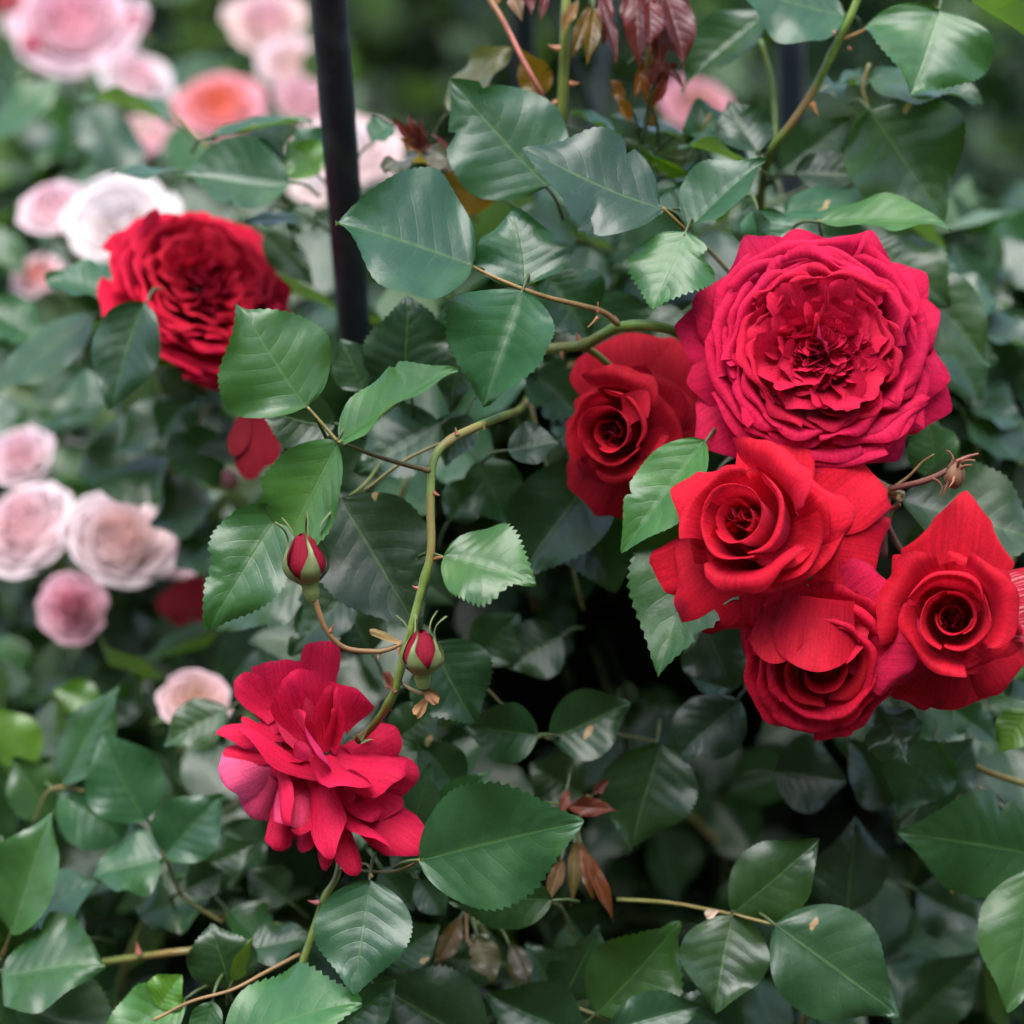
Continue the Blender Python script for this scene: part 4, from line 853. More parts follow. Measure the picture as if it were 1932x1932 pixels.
def quartered(bl, R, C, Cd, seed, rows, zk=1., res=1.):
    """rows of scale-like petals round a heart of broad folded petals nested in sectors"""
    rs_ = np.random.RandomState(seed)
    for row, (rf, n, h) in enumerate(rows):
        for i in range(n):
            ph = (i + .5 * (row % 2) + rs_.uniform(-.38, .38)) * 2 * math.pi / n + row * .23
            va = .05 + .012 * row
            rr = R * rf * rs_.uniform(1 - va, 1 + va); hh = h * R / .0465 * rs_.uniform(.93, 1.06)
            prof = [(rr * .25, 0), (rr * .62, hh * .25), (rr * .80, hh * .62), (rr * .90, hh * .89), (rr * .955, hh * .99), (rr * 1.0, hh * 1.0), (rr * 1.03, hh * .975)]
            bl.polar(ph, math.pi / n * rs_.uniform(.95, 1.6), prof, jit(C if row < 5 else Cd, .10), c=rs_.uniform(.08, .26), q=2.2, spiral=rs_.uniform(-.12, .12), rip=.018 + .007 * row, jag=.014 + .005 * row, point=rs_.choice([0, .05, .03, -.05]), ns=int(16 * res), nt_=int(23 * res), edge=rs_.uniform(-.08, .08))
    f0 = R / .0465
    for qd, psi in enumerate([1.45, .35, -.75, -1.95, -3.1, 2.55]):
        psi += rs_.uniform(-.12, .12)
        qa = np.array([math.cos(psi), math.sin(psi), 0]); tg = np.array([-qa[1], qa[0], 0])
        for j in range(12):
            f = (j + .5) / 12; rad = R * (.05 + .42 * f) * rs_.uniform(.9, 1.1)
            side = (-1) ** j; off = side * rad * rs_.uniform(.0, .45)
            b = qa * rad * .60 + tg * off * .6 + np.array([0, 0, .0185 + .002 * f]) * f0
            ht = (.0268 + .0012 * f + rs_.uniform(-.0024, .0016)) * f0
            t_2 = qa * (rad * 1.25) + tg * off * 1.4 + np.array([0, 0, ht]) + rs_.uniform(-.0018, .0018, 3) * f0
            nn = -qa * (.4 + .6 * f) - tg * side * rs_.uniform(.0, 1.3) * (1.3 - f) + np.array([0, 0, .55])
            bl.loc(b, t_2, nn, R * rs_.uniform(.24, .34 + .22 * f), jit(Cd, .13), c=rs_.uniform(.12, .35), q=1.9, base=.55, k=(rs_.uniform(-.2, .8), -.6, rs_.uniform(-3.0, -.6)), cup=rs_.uniform(.0, .9), rip=.12, jag=.035, ns=int(14 * res), nt_=int(19 * res), point=rs_.choice([0, .06, -.06]))
    for j in range(34):
        a0 = rs_.uniform(0, 6.28); rad = R * rs_.uniform(.01, .15)
        dr = np.array([math.cos(a0), math.sin(a0), 0])
        bl.loc(dr * rad + np.array([0, 0, .0205]) * f0, dr * rad * 2.3 + np.array([0, 0, rs_.uniform(.025, .0285)]) * f0, rs_.randn(3) * [.7, .7, .1] - dr * 1.0 + np.array([0, 0, .7]), R * rs_.uniform(.14, .24), jit(Cd, .15), c=.25, base=.6, k=(0, 0, -2.0), cup=.5, rip=.10, jag=.03, ns=11, nt_=13)
def heart_cover(bl, R, Cd, seed):
    rs_ = np.random.RandomState(seed); f0 = R / .0465
    for i in range(11):
        a0 = i * 2.4 + rs_.uniform(-.3, .3); dr = np.array([math.cos(a0), math.sin(a0), 0]); ft = rs_.uniform(.13, .26)
        bl.loc(dr * R * .015 + np.array([0, 0, .0225 + .0003 * i]) * f0, dr * R * ft + np.array([0, 0, .0268 + rs_.uniform(-.001, .0012)]) * f0, np.array([0, 0, 1.]) - dr * rs_.uniform(.3, 1.2), R * rs_.uniform(.16, .28), jit(Cd, .12), c=.25, base=.4, k=(.8, -.5, -1.6), cup=rs_.uniform(.2, .8), rip=.12, jag=.03, ns=13, nt_=15)
heart_cover(r1, R, C1d, 5)
quartered(r1, R, C1, C1d, 21, [(.93, 8, .0205), (.875, 8, .0225), (.82, 8, .024), (.765, 8, .0255), (.71, 8, .0262), (.65, 8, .0272), (.59, 7, .0278)])
r1.calyx()

# --- hybrid-tea style hearts
def heart(bl, n, rmin, rmax, h, color, turn=0., step=2.4, hwo=.82, hwi=1.7, lip=.22, drop=.16, jag=.02, rip=.04, zc=0., pit=.82, seed=3):
    rg = np.random.RandomState(seed)
    for i in range(n):
        f = i / (n - 1); r = rmin + (rmax - rmin) * f ** .95 * rg.uniform(.96, 1.04)
        hh = h * (pit + (1 - pit) * sst(0, .3, f)) * (1 - .24 * f ** 1.6) * rg.uniform(.95, 1.03)
        lp = lip * f ** 3 * rg.uniform(.7, 1.3); dp = drop * f ** 2 * rg.uniform(.5, 1.4); fl = .06 + .10 * f
        prof = [(r * .45, zc), (r * .80, zc + hh * .28), (r * .93, zc + hh * .6), (r * (.96 + fl * .3), zc + hh * .84), (r * (1.0 + fl * .7 + lp * .45), zc + hh * .97), (r * (1.02 + fl + lp), zc + hh * (1.0 - dp * .35)), (r * (1.03 + fl * 1.1 + lp * 1.4), zc + hh * (1.01 - dp))]
        bl.polar(turn + i * step + rg.uniform(-.2, .2), (hwi + (hwo - hwi) * f) * rg.uniform(.92, 1.1), prof, jit(color, .1), ns=20, nt_=27, c=.14 + .20 * f, q=2.0, spiral=.13 * rg.uniform(.7, 1.2), rip=rip * (.6 + f), jag=jag, point=.06 * f, edge=.10 * f * rg.uniform(.4, 1.5))
    for j in range(10):
        a0 = rg.uniform(0, 6.28); dr = np.array([math.cos(a0), math.sin(a0), 0]) * rmin * rg.uniform(.2, 1.1)
        bl.loc(dr + np.array([0, 0, zc + h * .5]), dr * 1.2 + np.array([0, 0, zc + h * rg.uniform(.66, .84)]), rg.randn(3) * [1, 1, .1], rmin * rg.uniform(1.2, 2.2), jit(color, .15), c=.25, base=.6, cup=.7, rip=.1, ns=9, nt_=9)

C2 = (.64, .008, .026); C2d = (.58, .008, .026)
r2 = Bloom('scarlet rose with spiral heart and pointed bent petals, frontmost of the cluster', 1452, 1012, .992, (-.46, .22, .86), G_RED)
heart(r2, 9, .0055, .0205, .038, C2d, turn=.6, seed=4)
kw_pt = dict(c=.38, q=1.3, base=.5, roll=.6, rs=.45, rho=.003, ns=24, nt_=27, point=.04, cup=-.28, jag=.008)
bu, bv = 1452, 1010
r2.free(bu, bv, 0, 1272, 925, -.008, 215, jit(C2, .05), n=(-.2, .35, 1), k=(1.3, -3.2, -1.2), **kw_pt)
r2.free(bu, bv, .004, 1465, 838, .004, 150, jit(C2, .05), n=(0, .2, 1), k=(.8, -2.2, -.8), c=.03, q=3, base=.7, roll=.3, rs=.6, rho=.005, ns=18, nt_=19, notch=.03)
r2.free(bu + 20, bv - 10, .006, 1630, 868, .008, 205, jit(C2, .05), n=(0, .1, 1), k=(1.6, -3.6, -.9), c=.10, q=3, base=.5, rip=.05, ns=20, nt_=21, jag=.012, bruise=[(.75, -.85, .13)])
r2.free(bu + 5, bv, -.004, 1608, 963, -.012, 235, jit(C2, .05), n=(.25, .3, 1), k=(2.2, -4.8, -1.2), rip=.03, **{**kw_pt, 'roll': .8})
r2.free(bu + 5, bv - 5, -.006, 1545, 925, -.018, 150, jit(C2, .05), n=(.3, .3, 1), k=(2.2, -3.4, -1.6), c=.3, base=.5, toproll=.15, rho=.0035, cup=.3, rip=.03, ns=20, nt_=19)
r2.free(bu + 8, bv + 5, -.006, 1545, 1040, -.018, 170, jit(C2, .05), n=(.4, 0, 1), k=(2.2, -3.4, -1.6), c=.3, base=.5, toproll=.15, rho=.0035, cup=.3, rip=.03, ns=20, nt_=19)
r2.free(bu + 15, bv + 10, .005, 1658, 1056, .008, 175, jit(C2, .05), n=(.1, 0, 1), k=(1.7, -3.8, -.9), rip=.03, c=-.10, q=2.2, base=.6, roll=.25, rs=.6, rho=.004, ns=18, nt_=21, bruise=[(.92, .75, .17)])
r2.free(bu + 5, bv + 10, -.004, 1512, 1098, -.016, 240, jit(C2, .05), n=(.25, -.2, 1), k=(1.6, -2.2, -2.0), c=.30, q=2.2, base=.5, toproll=.22, rho=.0055, cup=.25, ns=22, nt_=21)
r2.free(bu - 5, bv + 5, -.006, 1470, 1072, -.022, 150, jit(C2, .05), n=(.2, -.1, 1), k=(1.6, -2.2, -2.0), c=.30, q=2.2, base=.5, toproll=.2, rho=.003, cup=.35, ns=20, nt_=19)
r2.free(bu - 10, bv + 5, .002, 1296, 1178, .004, 255, jit(C2, .05), n=(-.1, -.1, 1), k=(1.9, -4.2, -1.0), rip=.03, bruise=[(.97, .25, .16)], **{**kw_pt, 'roll': .7, 'c': .25})
r2.free(bu - 10, bv + 12, .003, 1430, 1180, .003, 190, jit(C2, .05), n=(0, -.1, 1), k=(1.2, -2.8, -.8), c=.12, q=2.5, base=.5, ns=18, nt_=19, rip=.02)
r2.free(bu - 20, bv + 10, .006, 1230, 1090, .012, 120, jit(C2, .05), n=(-.2, 0, 1), k=(1.0, -2.4, -.8), c=.1, q=2.2, base=.8, roll=.5, rs=.3, rho=.004, ns=18, nt_=17, toproll=.06)
r2.free(bu - 10, bv, -.004, 1345, 1075, -.020, 170, jit(C2, .05), n=(-.3, -.3, 1), k=(1.8, -2.4, -2.0), c=.30, base=.5, toproll=.18, rho=.004, cup=.3, ns=20, nt_=19)
r2.free(bu, bv - 6, -.004, 1385, 900, -.016, 190, jit(C2, .05), n=(-.3, .4, 1), k=(1.8, -2.4, -2.0), c=.30, base=.5, toproll=.18, rho=.004, cup=.3, ns=20, nt_=19)
r2.calyx()

C3 = (.58, .008, .023)
r3 = Bloom('velvety red rose with coiled heart at the right edge of the cluster', 1800, 1165, 1.005, (-.2, .05, 1), G_RED)
heart(r3, 9, .0042, .0195, .033, (.54, .007, .022), turn=2.2, lip=.24, seed=6)
bu, bv = 1800, 1165
for (tu, tv, td, ww, kws) in [(1823, 932, .006, 225, {}), (1897, 1085, -.008, 220, dict(roll=.7)), (1935, 1120, .008, 190, dict(roll=.3)), (1886, 1300, .006, 215, dict(roll=.4, c=.12)), (1785, 1332, .006, 215, dict(roll=.3, c=.1, jag=.02, bruise=[(.93, .1, .08)])), (1682, 1310, .008, 200, dict(roll=.4, c=.1)), (1662, 1110, .004, 120, dict(roll=.4)), (1690, 1052, .012, 130, dict(roll=.2)), (1925, 1220, .006, 190, dict(roll=.4)), (1660, 1220, .006, 180, dict(roll=.4))]:
    kk = {**kw_pt, **kws}
    kk = {**kk, 'c': .46, 'q': 1.1} if tv == 932 else kk
    r3.free(bu, bv, .003, tu, tv, td, ww, jit(C3, .06), n=(0, .1, 1), k=(1.9, -4.2, -1.0), rip=.04, **kk)
r3.free(bu + 30, bv, .006, 1985, 1130, .006, 140, (.5, .02, .04), n=(0, .1, 1), k=(1, -2.6, -.8), c=.2, base=.5, pale=.45)
for (tu, tv, ww) in [(1720, 1110, 170), (1870, 1100, 170), (1880, 1215, 180), (1740, 1245, 190), (1810, 1265, 190)]:
    r3.free(bu - 5, bv, -.004, tu, tv, -.013, ww, jit(C3, .06), n=(0, .1, 1), k=(1.7, -2.6, -1.8), c=.28, base=.5, toproll=.18, rho=.004, cup=.25, ns=20, nt_=19)
r3.calyx()

C4 = (.63, .009, .036)
r4 = Bloom('bright red rose with ruffled rim and one petal hooding its heart, lowest of the cluster', 1540, 1225, 1.012, (-.02, -.30, 1), G_RED)
heart(r4, 7, .004, .0155, .027, (.50, .008, .02), turn=.3, rip=.04, jag=.03)
for row, (rf, n, h) in enumerate([(.0300, 6, .014), (.0255, 5, .019), (.0205, 5, .0235)]):
    for i in range(n):
        ph = (i + .5 * (row % 2) + np.random.uniform(-.15, .15)) * 2 * math.pi / n + .3; rr = rf * np.random.uniform(.96, 1.05); hh = h
        prof = [(rr * .25, 0), (rr * .6, hh * .35), (rr * .80, hh * .75), (rr * .90, hh * .97), (rr * .98, hh * 1.0), (rr * 1.03, hh * .93)]
        r4.polar(ph, math.pi / n * 1.4, prof, jit(C4, .08), c=.14, q=2.4, spiral=np.random.uniform(-.08, .08), rip=.045, jag=.03, point=np.random.choice([0, -.05, .03]), ns=16, nt_=23)
r4.free(1546, 1128, -.028, 1530, 1266, -.036, 165, jit((.50, .007, .022), .03), n=(-.05, .02, 1), c=.5, q=2.2, base=.8, k=(1.0, -.4, -1.0), cup=-.38, ns=22, nt_=21, jag=.012, rip=.05, toproll=.05, rho=.002)
r4.free(1475, 1130, -.02, 1462, 1252, -.030, 100, jit((.50, .008, .02), .03), n=(-.4, .2, 1), c=.3, base=.7, k=(.6, -.4, .2), cup=.2, ns=16, nt_=15)
C4p = (.68, .014, .065)
r4.free(1570, 1200, -.012, 1692, 1118, -.020, 200, C4p, n=(.2, .3, 1), c=.2, base=.5, k=(1, -2.5, -.8), rip=.05, jag=.02, ns=18, nt_=19)
r4.free(1570, 1205, -.014, 1752, 1212, -.022, 205, C4p, n=(.2, .2, 1), k=(1.0, -2.5, -.7), rip=.03, **{**kw_pt, 'roll': .5})
r4.free(1580, 1215, -.010, 1748, 1255, -.014, 160, C4p, n=(.2, .1, 1), k=(1.0, -2.5, -.7), rip=.03, **{**kw_pt, 'roll': .6})
r4.free(1560, 1190, -.014, 1640, 1190, -.022, 140, C4, n=(.3, .3, 1), c=.3, base=.5, k=(1.2, -2.5, -1.2), rip=.06, jag=.03, cup=.2)
r4.free(1500, 1180, -.006, 1395, 1185, .0, 140, C4, n=(-.3, .1, 1), c=.2, base=.5, k=(1, -2.5, -.8), rip=.03)
r4.calyx()

C5 = (.46, .007, .020)
r5 = Bloom('dark red rose half tucked behind the largest one, on its left', 1195, 808, 1.048, (-.38, -.08, 1), G_RED)
heart(r5, 9, .004, .0175, .036, (.42, .007, .018), turn=1.0, seed=9)
bu, bv = 1200, 808
for (tu, tv, td, ww, kws) in [(1088, 756, .004, 150, {}), (1130, 965, .0, 190, dict(c=.12, roll=.3)), (1190, 985, .004, 170, dict(c=.15, roll=.2)), (1098, 880, .0, 190, dict(roll=.2, c=.2)), (1185, 635, .014, 240, dict(roll=.2, c=.12)), (1270, 640, .014, 220, dict(roll=.3)), (1310, 760, .004, 200, dict(roll=.5)), (1330, 850, .004, 200, dict(roll=.5)), (1270, 940, .004, 190, dict(roll=.3))]:
    r5.free(bu, bv, .003, tu, tv, td, ww, jit(C5, .06), n=(-.1, .1, 1), k=(1.8, -4.0, -1.0), rip=.04, **{**kw_pt, **kws})
for (tu, tv, ww) in [(1120, 730, 190), (1250, 750, 190), (1265, 830, 190), (1200, 900, 200), (1115, 850, 180), (1230, 700, 180)]:
    r5.free(bu - 5, bv, -.004, tu, tv, -.012, ww, jit(C5, .06), n=(-.1, .1, 1), k=(1.7, -2.6, -1.8), c=.26, base=.5, toproll=.16, rho=.004, cup=.25, ns=20, nt_=19)
r5.free(1180, 795, -.028, 1222, 738, -.034, 62, (.5, .012, .03), n=(-.4, -.2, 1), c=.4, q=1.6, base=.4, k=(.5, -1, -1), cup=.4)
r5.calyx()

# --- the hanging rose seen from its side and back
C6 = (.64, .011, .056); C6v = (.58, .010, .048); C6p = (.78, .09, .20)
r6 = Bloom('hanging red rose below the two buds, its many spoon shaped petals spread sideways', 660, 1420, 1.0, (-.55, -.65, .5), G_RED)
def z9(x, y): return 393.1 + x / 3.898, 1179.2 + y / 3.898
hp = [  # base, tip (detail coordinates), width, depth of tip, colour, normal, extra
    ((500, 690), (225, 368), 175, .004, C6, (-.4, .5, .8), dict(cup=.3)),
    ((560, 720), (490, 252), 290, .0, C6, (-.1, .5, .9), dict(c=.12, notch=.02)),
    ((830, 850), (600, 345), 330, -.008, C6, (.2, .4, .9), dict(cup=-.15, c=.35)),
    ((850, 560), (870, 110), 230, .006, C6v, (.4, .3, .8), dict(c=.02, roll=.4)),
    ((930, 740), (1090, 470), 270, .002, C6, (.4, .6, .7), dict(cup=-.35, c=.3)),
    ((560, 680), (48, 800), 190, .006, C6, (-.1, .8, .6), dict(c=.4, q=1.6)),
    ((560, 800), (240, 690), 150, .0, C6v, (0, .9, .5), dict(c=.3)),
    ((850, 1080), (222, 762), 200, -.014, C6, (.1, .75, .7), dict(cup=-.2, c=.4, q=1.7)),
    ((840, 1060), (690, 648), 330, -.026, C6, (0, .45, .9), dict(c=.35, cup=.12)),
    ((520, 930), (100, 930), 150, .006, C6v, (-.2, .6, .8), dict(c=.3)),
    ((560, 940), (78, 1130), 300, .0, C6p, (-.2, .1, 1), dict(c=.3, q=2)),
    ((720, 960), (680, 1505), 260, -.006, (.70, .05, .13), (-.2, -.1, 1), dict(c=.05, roll=.1)),
    ((470, 980), (588, 1485), 130, -.012, C6, (-.5, .1, .9), dict(c=.35, cup=-.3)),
    ((500, 1150), (320, 1430), 230, .008, (.66, .05, .12), (-.4, -.1, .9), dict(c=.2)),
    ((790, 1110), (905, 1738), 215, -.014, C6, (.1, .2, 1), dict(c=.45, q=1.6, cup=-.2)),
    ((850, 960), (1135, 1195), 300, -.022, C6v, (.2, .3, 1), dict(c=.25, cup=-.1)),
    ((900, 930), (1465, 1090), 320, -.006, C6, (.2, .75, .7), dict(c=.3, cup=-.3, jag=.015)),
    ((900, 1210), (1370, 1670), 180, -.010, C6v, (.3, .5, .8), dict(c=.3, twist=.5, rip=.05)),
    ((980, 1180), (1600, 1660), 290, .0, C6v, (.3, .5, .8), dict(c=.3, cup=-.15)),
    ((960, 1200), (1085, 1855), 170, -.002, C6v, (.2, .1, 1), dict(c=.2)),
    ((860, 1250), (860, 1815), 200, .006, C6v, (-.1, .1, 1), dict(c=.5, q=1.5)),
    ((1050, 950), (1420, 790), 230, .018, C6v, (.2, .5, .8), dict(c=.25)),
    ((1100, 1000), (1555, 1110), 230, .014, C6v, (.3, .3, .9), dict(c=.2)),
    ((620, 1200), (510, 1665), 150, .004, C6v, (-.3, .0, .9), dict(c=.1)),
    ((680, 1250), (700, 1680), 160, .002, C6v, (-.1, .0, .9), dict(c=.2)),
    ((1000, 1150), (1450, 1320), 220, .008, C6v, (.3, .6, .7), dict(c=.25)),
    ((930, 760), (930, 430), 220, .012, C6v, (.3, .3, .9), dict(c=.2)),
    ((640, 760), (380, 480), 200, .008, C6v, (-.2, .6, .8), dict(c=.25)),
    ((760, 1150), (800, 1560), 220, .004, C6v, (0, .1, 1), dict(c=.25)),
    ((700, 900), (200, 1000), 260, .012, C6v, (0, .4, 1), dict(c=.25)),
    ((950, 1100), (1250, 1480), 260, .006, C6v, (.3, .2, 1), dict(c=.25)),
    ((640, 1050), (420, 1380), 220, .012, C6v, (-.2, 0, 1), dict(c=.25)),
]
for ip, (b, t2, ww, td, cc, n, kws) in enumerate(hp):
    if b[1] > 900 and cc is not C6p: n = (n[0] + (.55 if ip % 2 else -.45), n[1] + .1, n[2] * .8)
    (x0, y0), (x1, y1) = z9(*b), z9(*t2)
    kk = dict(c=.25, q=2.2, base=.62, k=(2.6, -4.6, -1.4), ns=22, nt_=21, rip=.045, cup=-.42, toproll=.06, rho=.0022, jag=.008); kk.update(kws); kk['cup'] = kk['cup'] - .2 if kk['cup'] < 0 else kk['cup']
    r6.free(x0, y0, -.004 if td < -.01 else .006, x1, y1, td, ww * 1.4 / 3.898, jit(cc, .06), n=n, **kk)
rg6 = np.random.RandomState(66)
for i in range(46):
    a0 = rg6.uniform(0, 6.283); rr = rg6.uniform(.4, .92)
    ex, ey = 880 + 640 * rr * math.cos(a0), 1050 + 720 * rr * math.sin(a0)
    if a0 > 4.9 and a0 < 6.0: continue
    (x0, y0), (x1, y1) = z9(880 + 120 * math.cos(a0), 1050 + 130 * math.sin(a0)), z9(ex, ey)
    r6.free(x0, y0, .004, x1, y1, rg6.uniform(-.008, .012), rg6.uniform(170, 270) / 3.898, jit(C6v if i % 4 else (.66, .03, .09), .1), n=(.5 * math.cos(a0) + rg6.uniform(-.8, .8), -.5 * math.sin(a0) + .2 + rg6.uniform(-.4, .6), .7), c=rg6.uniform(.2, .4), base=.6, k=(2.4, -4.2, -1.2), cup=rg6.uniform(-.6, .3), rip=.05, toproll=.08, rho=.002, ns=18, nt_=17)
put_lathe(r6.th, [(.0015, -.012), (.004, -.009), (.0055, -.002), (.004, .003)], P(664, 1428, 1.03), cv(-.5, -.6, .2), (.12, .17, .05), M_SEPAL, 'hip')
for (tu, tv) in [(655, 1378), (705, 1395), (672, 1388), (700, 1365)]:
    r6.free(676, 1400, .006, tu, tv, -.002, 12, (.14, .16, .06), name='sepal', n=(0, .6, .8), c=.8, q=1.2, base=.9, k=(1, -2, 0)).data.materials[0] = M_SEPAL

# --- blurred red rose left of the post
C7 = (.66, .010, .044)
r7 = Bloom('blurred red rose left of the post with a notched heart shaped outline', 362, 566, 1.15, (.44, .46, .76), G_RED)
quartered(r7, .037, C7, (.50, .007, .026), 33, [(1.12, 8, .004), (1.10, 8, .010), (1.02, 8, .016), (.95, 8, .021), (.86, 8, .0245), (.77, 8, .0265), (.68, 8, .0275), (.60, 7, .0282)], res=.75)
for (tu, tv, ww) in [(550, 545, 100), (545, 570, 90), (525, 520, 90), (430, 735, 130), (390, 715, 130), (340, 670, 130), (280, 620, 120), (470, 690, 120), (235, 560, 110)]:
    r7.free(370, 590, .0, tu, tv, .0, ww, jit((.5, .007, .025), .1), n=(-.2, -.1, 1), c=.3, q=1.8, base=.5, k=(1, -1.6, -.3), rip=.02)
r7.calyx()

# loose red petals of blooms hidden behind leaves
def red_scrap(label, d, petals):
    b = Bloom(label, *petals[0][:2], d, (0, -.3, 1), G_RED)
    for (b0, b1, t0, t1, ww) in petals:
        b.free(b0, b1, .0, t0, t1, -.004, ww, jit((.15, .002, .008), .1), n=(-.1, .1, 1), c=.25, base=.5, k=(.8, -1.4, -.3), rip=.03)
red_scrap('dark red rose petals hanging behind the square topped leaf', 1.10, [(480, 765, 470, 905, 62), (490, 760, 505, 880, 60), (465, 770, 442, 860, 40)])
red_scrap('deep red rose in shade under the pale double rose', 1.27, [(370, 1090, 330, 1180, 60), (375, 1090, 362, 1185, 60), (350, 1100, 305, 1160, 50), (395, 1040, 372, 1005, 34)])

# ------------------------------------------------------------------ buds
def bud(label, u, v, d, axis, R, H, twist=0.):
    b = Bloom(label, u, v, d, axis, 'red rose buds', cat='rose bud', name='rose_bud')
    for i in range(5):
        f = i / 4; r = R * (.80 + .18 * f)
        prof = [(r * .35, 0), (r * .9, H * .22), (r * 1.0, H * .42), (r * .84, H * .66), (r * (.50 + .08 * (i % 2)), H * .92), (r * .22, H * (1.10 - .05 * f))]
        b.polar(twist + i * 2.3, 1.5, prof, (.22, .003, .010), ns=16, nt_=17, c=.16, spiral=.07, rip=.01)
    put_lathe(b.th, [(R * .26, -H * .42), (R * .34, -H * .34), (R * .42, -H * .2), (R * .40, -H * .08), (R * .56, H * .02), (R * .62, H * .06)], b.B, b.ax, (.13, .17, .045), M_SEPAL, 'hip')
    for i in range(5):
        a0 = twist + .7 + i * 2 * math.pi / 5; lean = [1.05, .75, .55, .9, .7][i]
        prof = [(R * .55, 0), (R * .98, H * .2), (R * 1.08, H * .42), (R * .95, H * .68), (R * .80 * lean, H * .95), (R * .95 * lean, H * 1.25), (R * 1.5 * lean, H * 1.5)]
        S, T = np.meshgrid(np.linspace(0, 1, 22), np.linspace(-1, 1, 7), indexing='ij')
        pf = smooth_path(np.column_stack([np.array(prof), np.zeros(len(prof))]), 10)[:, :2]; ts = np.linspace(0, 1, len(pf))
        Rr = np.interp(S, ts, pf[:, 0]); Hh = np.interp(S, ts, pf[:, 1])
        hw = .5 * np.clip(1 - S / .48, 0, 1) ** .9 + .17 * np.clip(1 - S, 0, 1) ** .6 + .015
        A = a0 + T * hw + .15 * np.sin(5 * S + i); Rr = Rr * (1 + .12 * np.abs(T) * S + .04)
        V = b.w(np.stack([Rr * np.cos(A), Rr * np.sin(A), Hh], -1).reshape(-1, 3))
        part('sepal', make_mesh('sepal', V, grid_faces(22, 7), M_SEPAL, np.stack([S, T * .5 + .5], -1).reshape(-1, 2)), b.th, b.B, (.14, .17, .06))
bud('upper rose bud with red tip and green sepals on a curved stalk', 584, 1098, .975, (-.17, 1, .12), .0079, .0172, .3)
bud('lower rose bud showing dark red between open sepals beside the cane', 797, 1268, .972, (-.03, 1, .18), .0074, .0150, 1.4)

# withered hip on its brown stem
hh = thing('withered_hip', 'withered rose hip on a brown stem beside the right cluster', 'rose hip', P(1672, 930, 1.015))
BR = (.10, .035, .025)
put_tube(hh, pt((1640, 905, 1.022), (1670, 922, 1.015), (1698, 936, 1.01)), 11 * PX, 10.5 * PX, (.22, .2, .08), name='cut_cane', sides=14)
put_lathe(hh, [(10.5 * PX, 0), (11.5 * PX, .0006), (9 * PX, .0012), (3 * PX, .0008)], P(1698, 936, 1.01), P(1698, 936, 1.01) - P(1670, 922, 1.015), (.3, .24, .12), M_BROWN, 'cut_end')
put_tube(hh, pt((1678, 922, 1.008), (1705, 917, 1.005), (1745, 907, 1.0), (1778, 893, .998), (1797, 882, .997)), 6 * PX, 5.5 * PX, BR, M_BROWN, name='stem', sides=10)
hip_ob = put_lathe(hh, [(.0008, .0026), (.0022, .0014), (.0036, -.0010), (.0040, -.0036), (.0030, -.0064), (.0012, -.0078), (.0004, -.0082)], P(1803, 883, .996), cv(.12, 1, .05), (.13, .06, .03), M_BROWN, 'hip')
hm = hip_ob.data
for vtx in hm.vertices:
    f = 1 + .13 * math.sin(vtx.co.x * 2600 + 1) * math.sin(vtx.co.y * 2100) + .09 * math.sin(vtx.co.z * 3100 + vtx.co.x * 1500)
    vtx.co.x *= f; vtx.co.y *= f
for (pts, r) in [([(1790, 884), (1798, 868), (1792, 854), (1784, 850)], 4), ([(1805, 872), (1825, 862), (1846, 856)], 5), ([(1805, 874), (1825, 868), (1840, 869)], 3.5), ([(1760, 903), (1772, 910), (1778, 924), (1772, 934)], 3), ([(1790, 908), (1784, 922), (1780, 934)], 3.5), ([(1800, 912), (1806, 922)], 2)]:
    put_tube(hh, pt(*[(x, y, .995) for x, y in pts]), r * PX, r * .35 * PX, (.26, .09, .06) if pts[0][0] == 1805 else (.12, .04, .02), M_BROWN, 'sepal', sides=8)
for (du, dv) in [(12, -26), (30, -14), (-14, 30)]:
    put_tube(hh, pt((1804 + du * .25, 888 + dv * .25, .994), (1804 + du * .7 + dv * .12, 888 + dv * .7, .990), (1804 + du * 1.0, 888 + dv * .95 + 3, .988)), 3.6 * PX, .9 * PX, jit((.2, .07, .035), .3), M_BROWN, 'dry_sepal', sides=6)
put_tube(hh, pt((1688, 918, 1.01), (1715, 898, 1.008), (1740, 872, 1.005), (1762, 857, 1.0)), 3.5 * PX, 1 * PX, (.25, .15, .06), M_BROWN, 'dry_stalk', sides=8)
put_tube(hh, pt((1676, 930, 1.018), (1668, 985, 1.02), (1668, 1050, 1.024)), 7 * PX, 7 * PX, (.11, .05, .045), M_BROWN, 'stem')
put_tube(hh, pt((1672, 985, 1.024), (1695, 1030, 1.03), (1730, 1070, 1.035)), 6 * PX, 6 * PX, (.11, .05, .045), M_BROWN, 'stem')
put_tube(hh, pt((1672, 960, 1.02), (1690, 958, 1.017), (1698, 952, 1.015)), 4 * PX, 3 * PX, (.2, .05, .04), M_BROWN, 'bract')

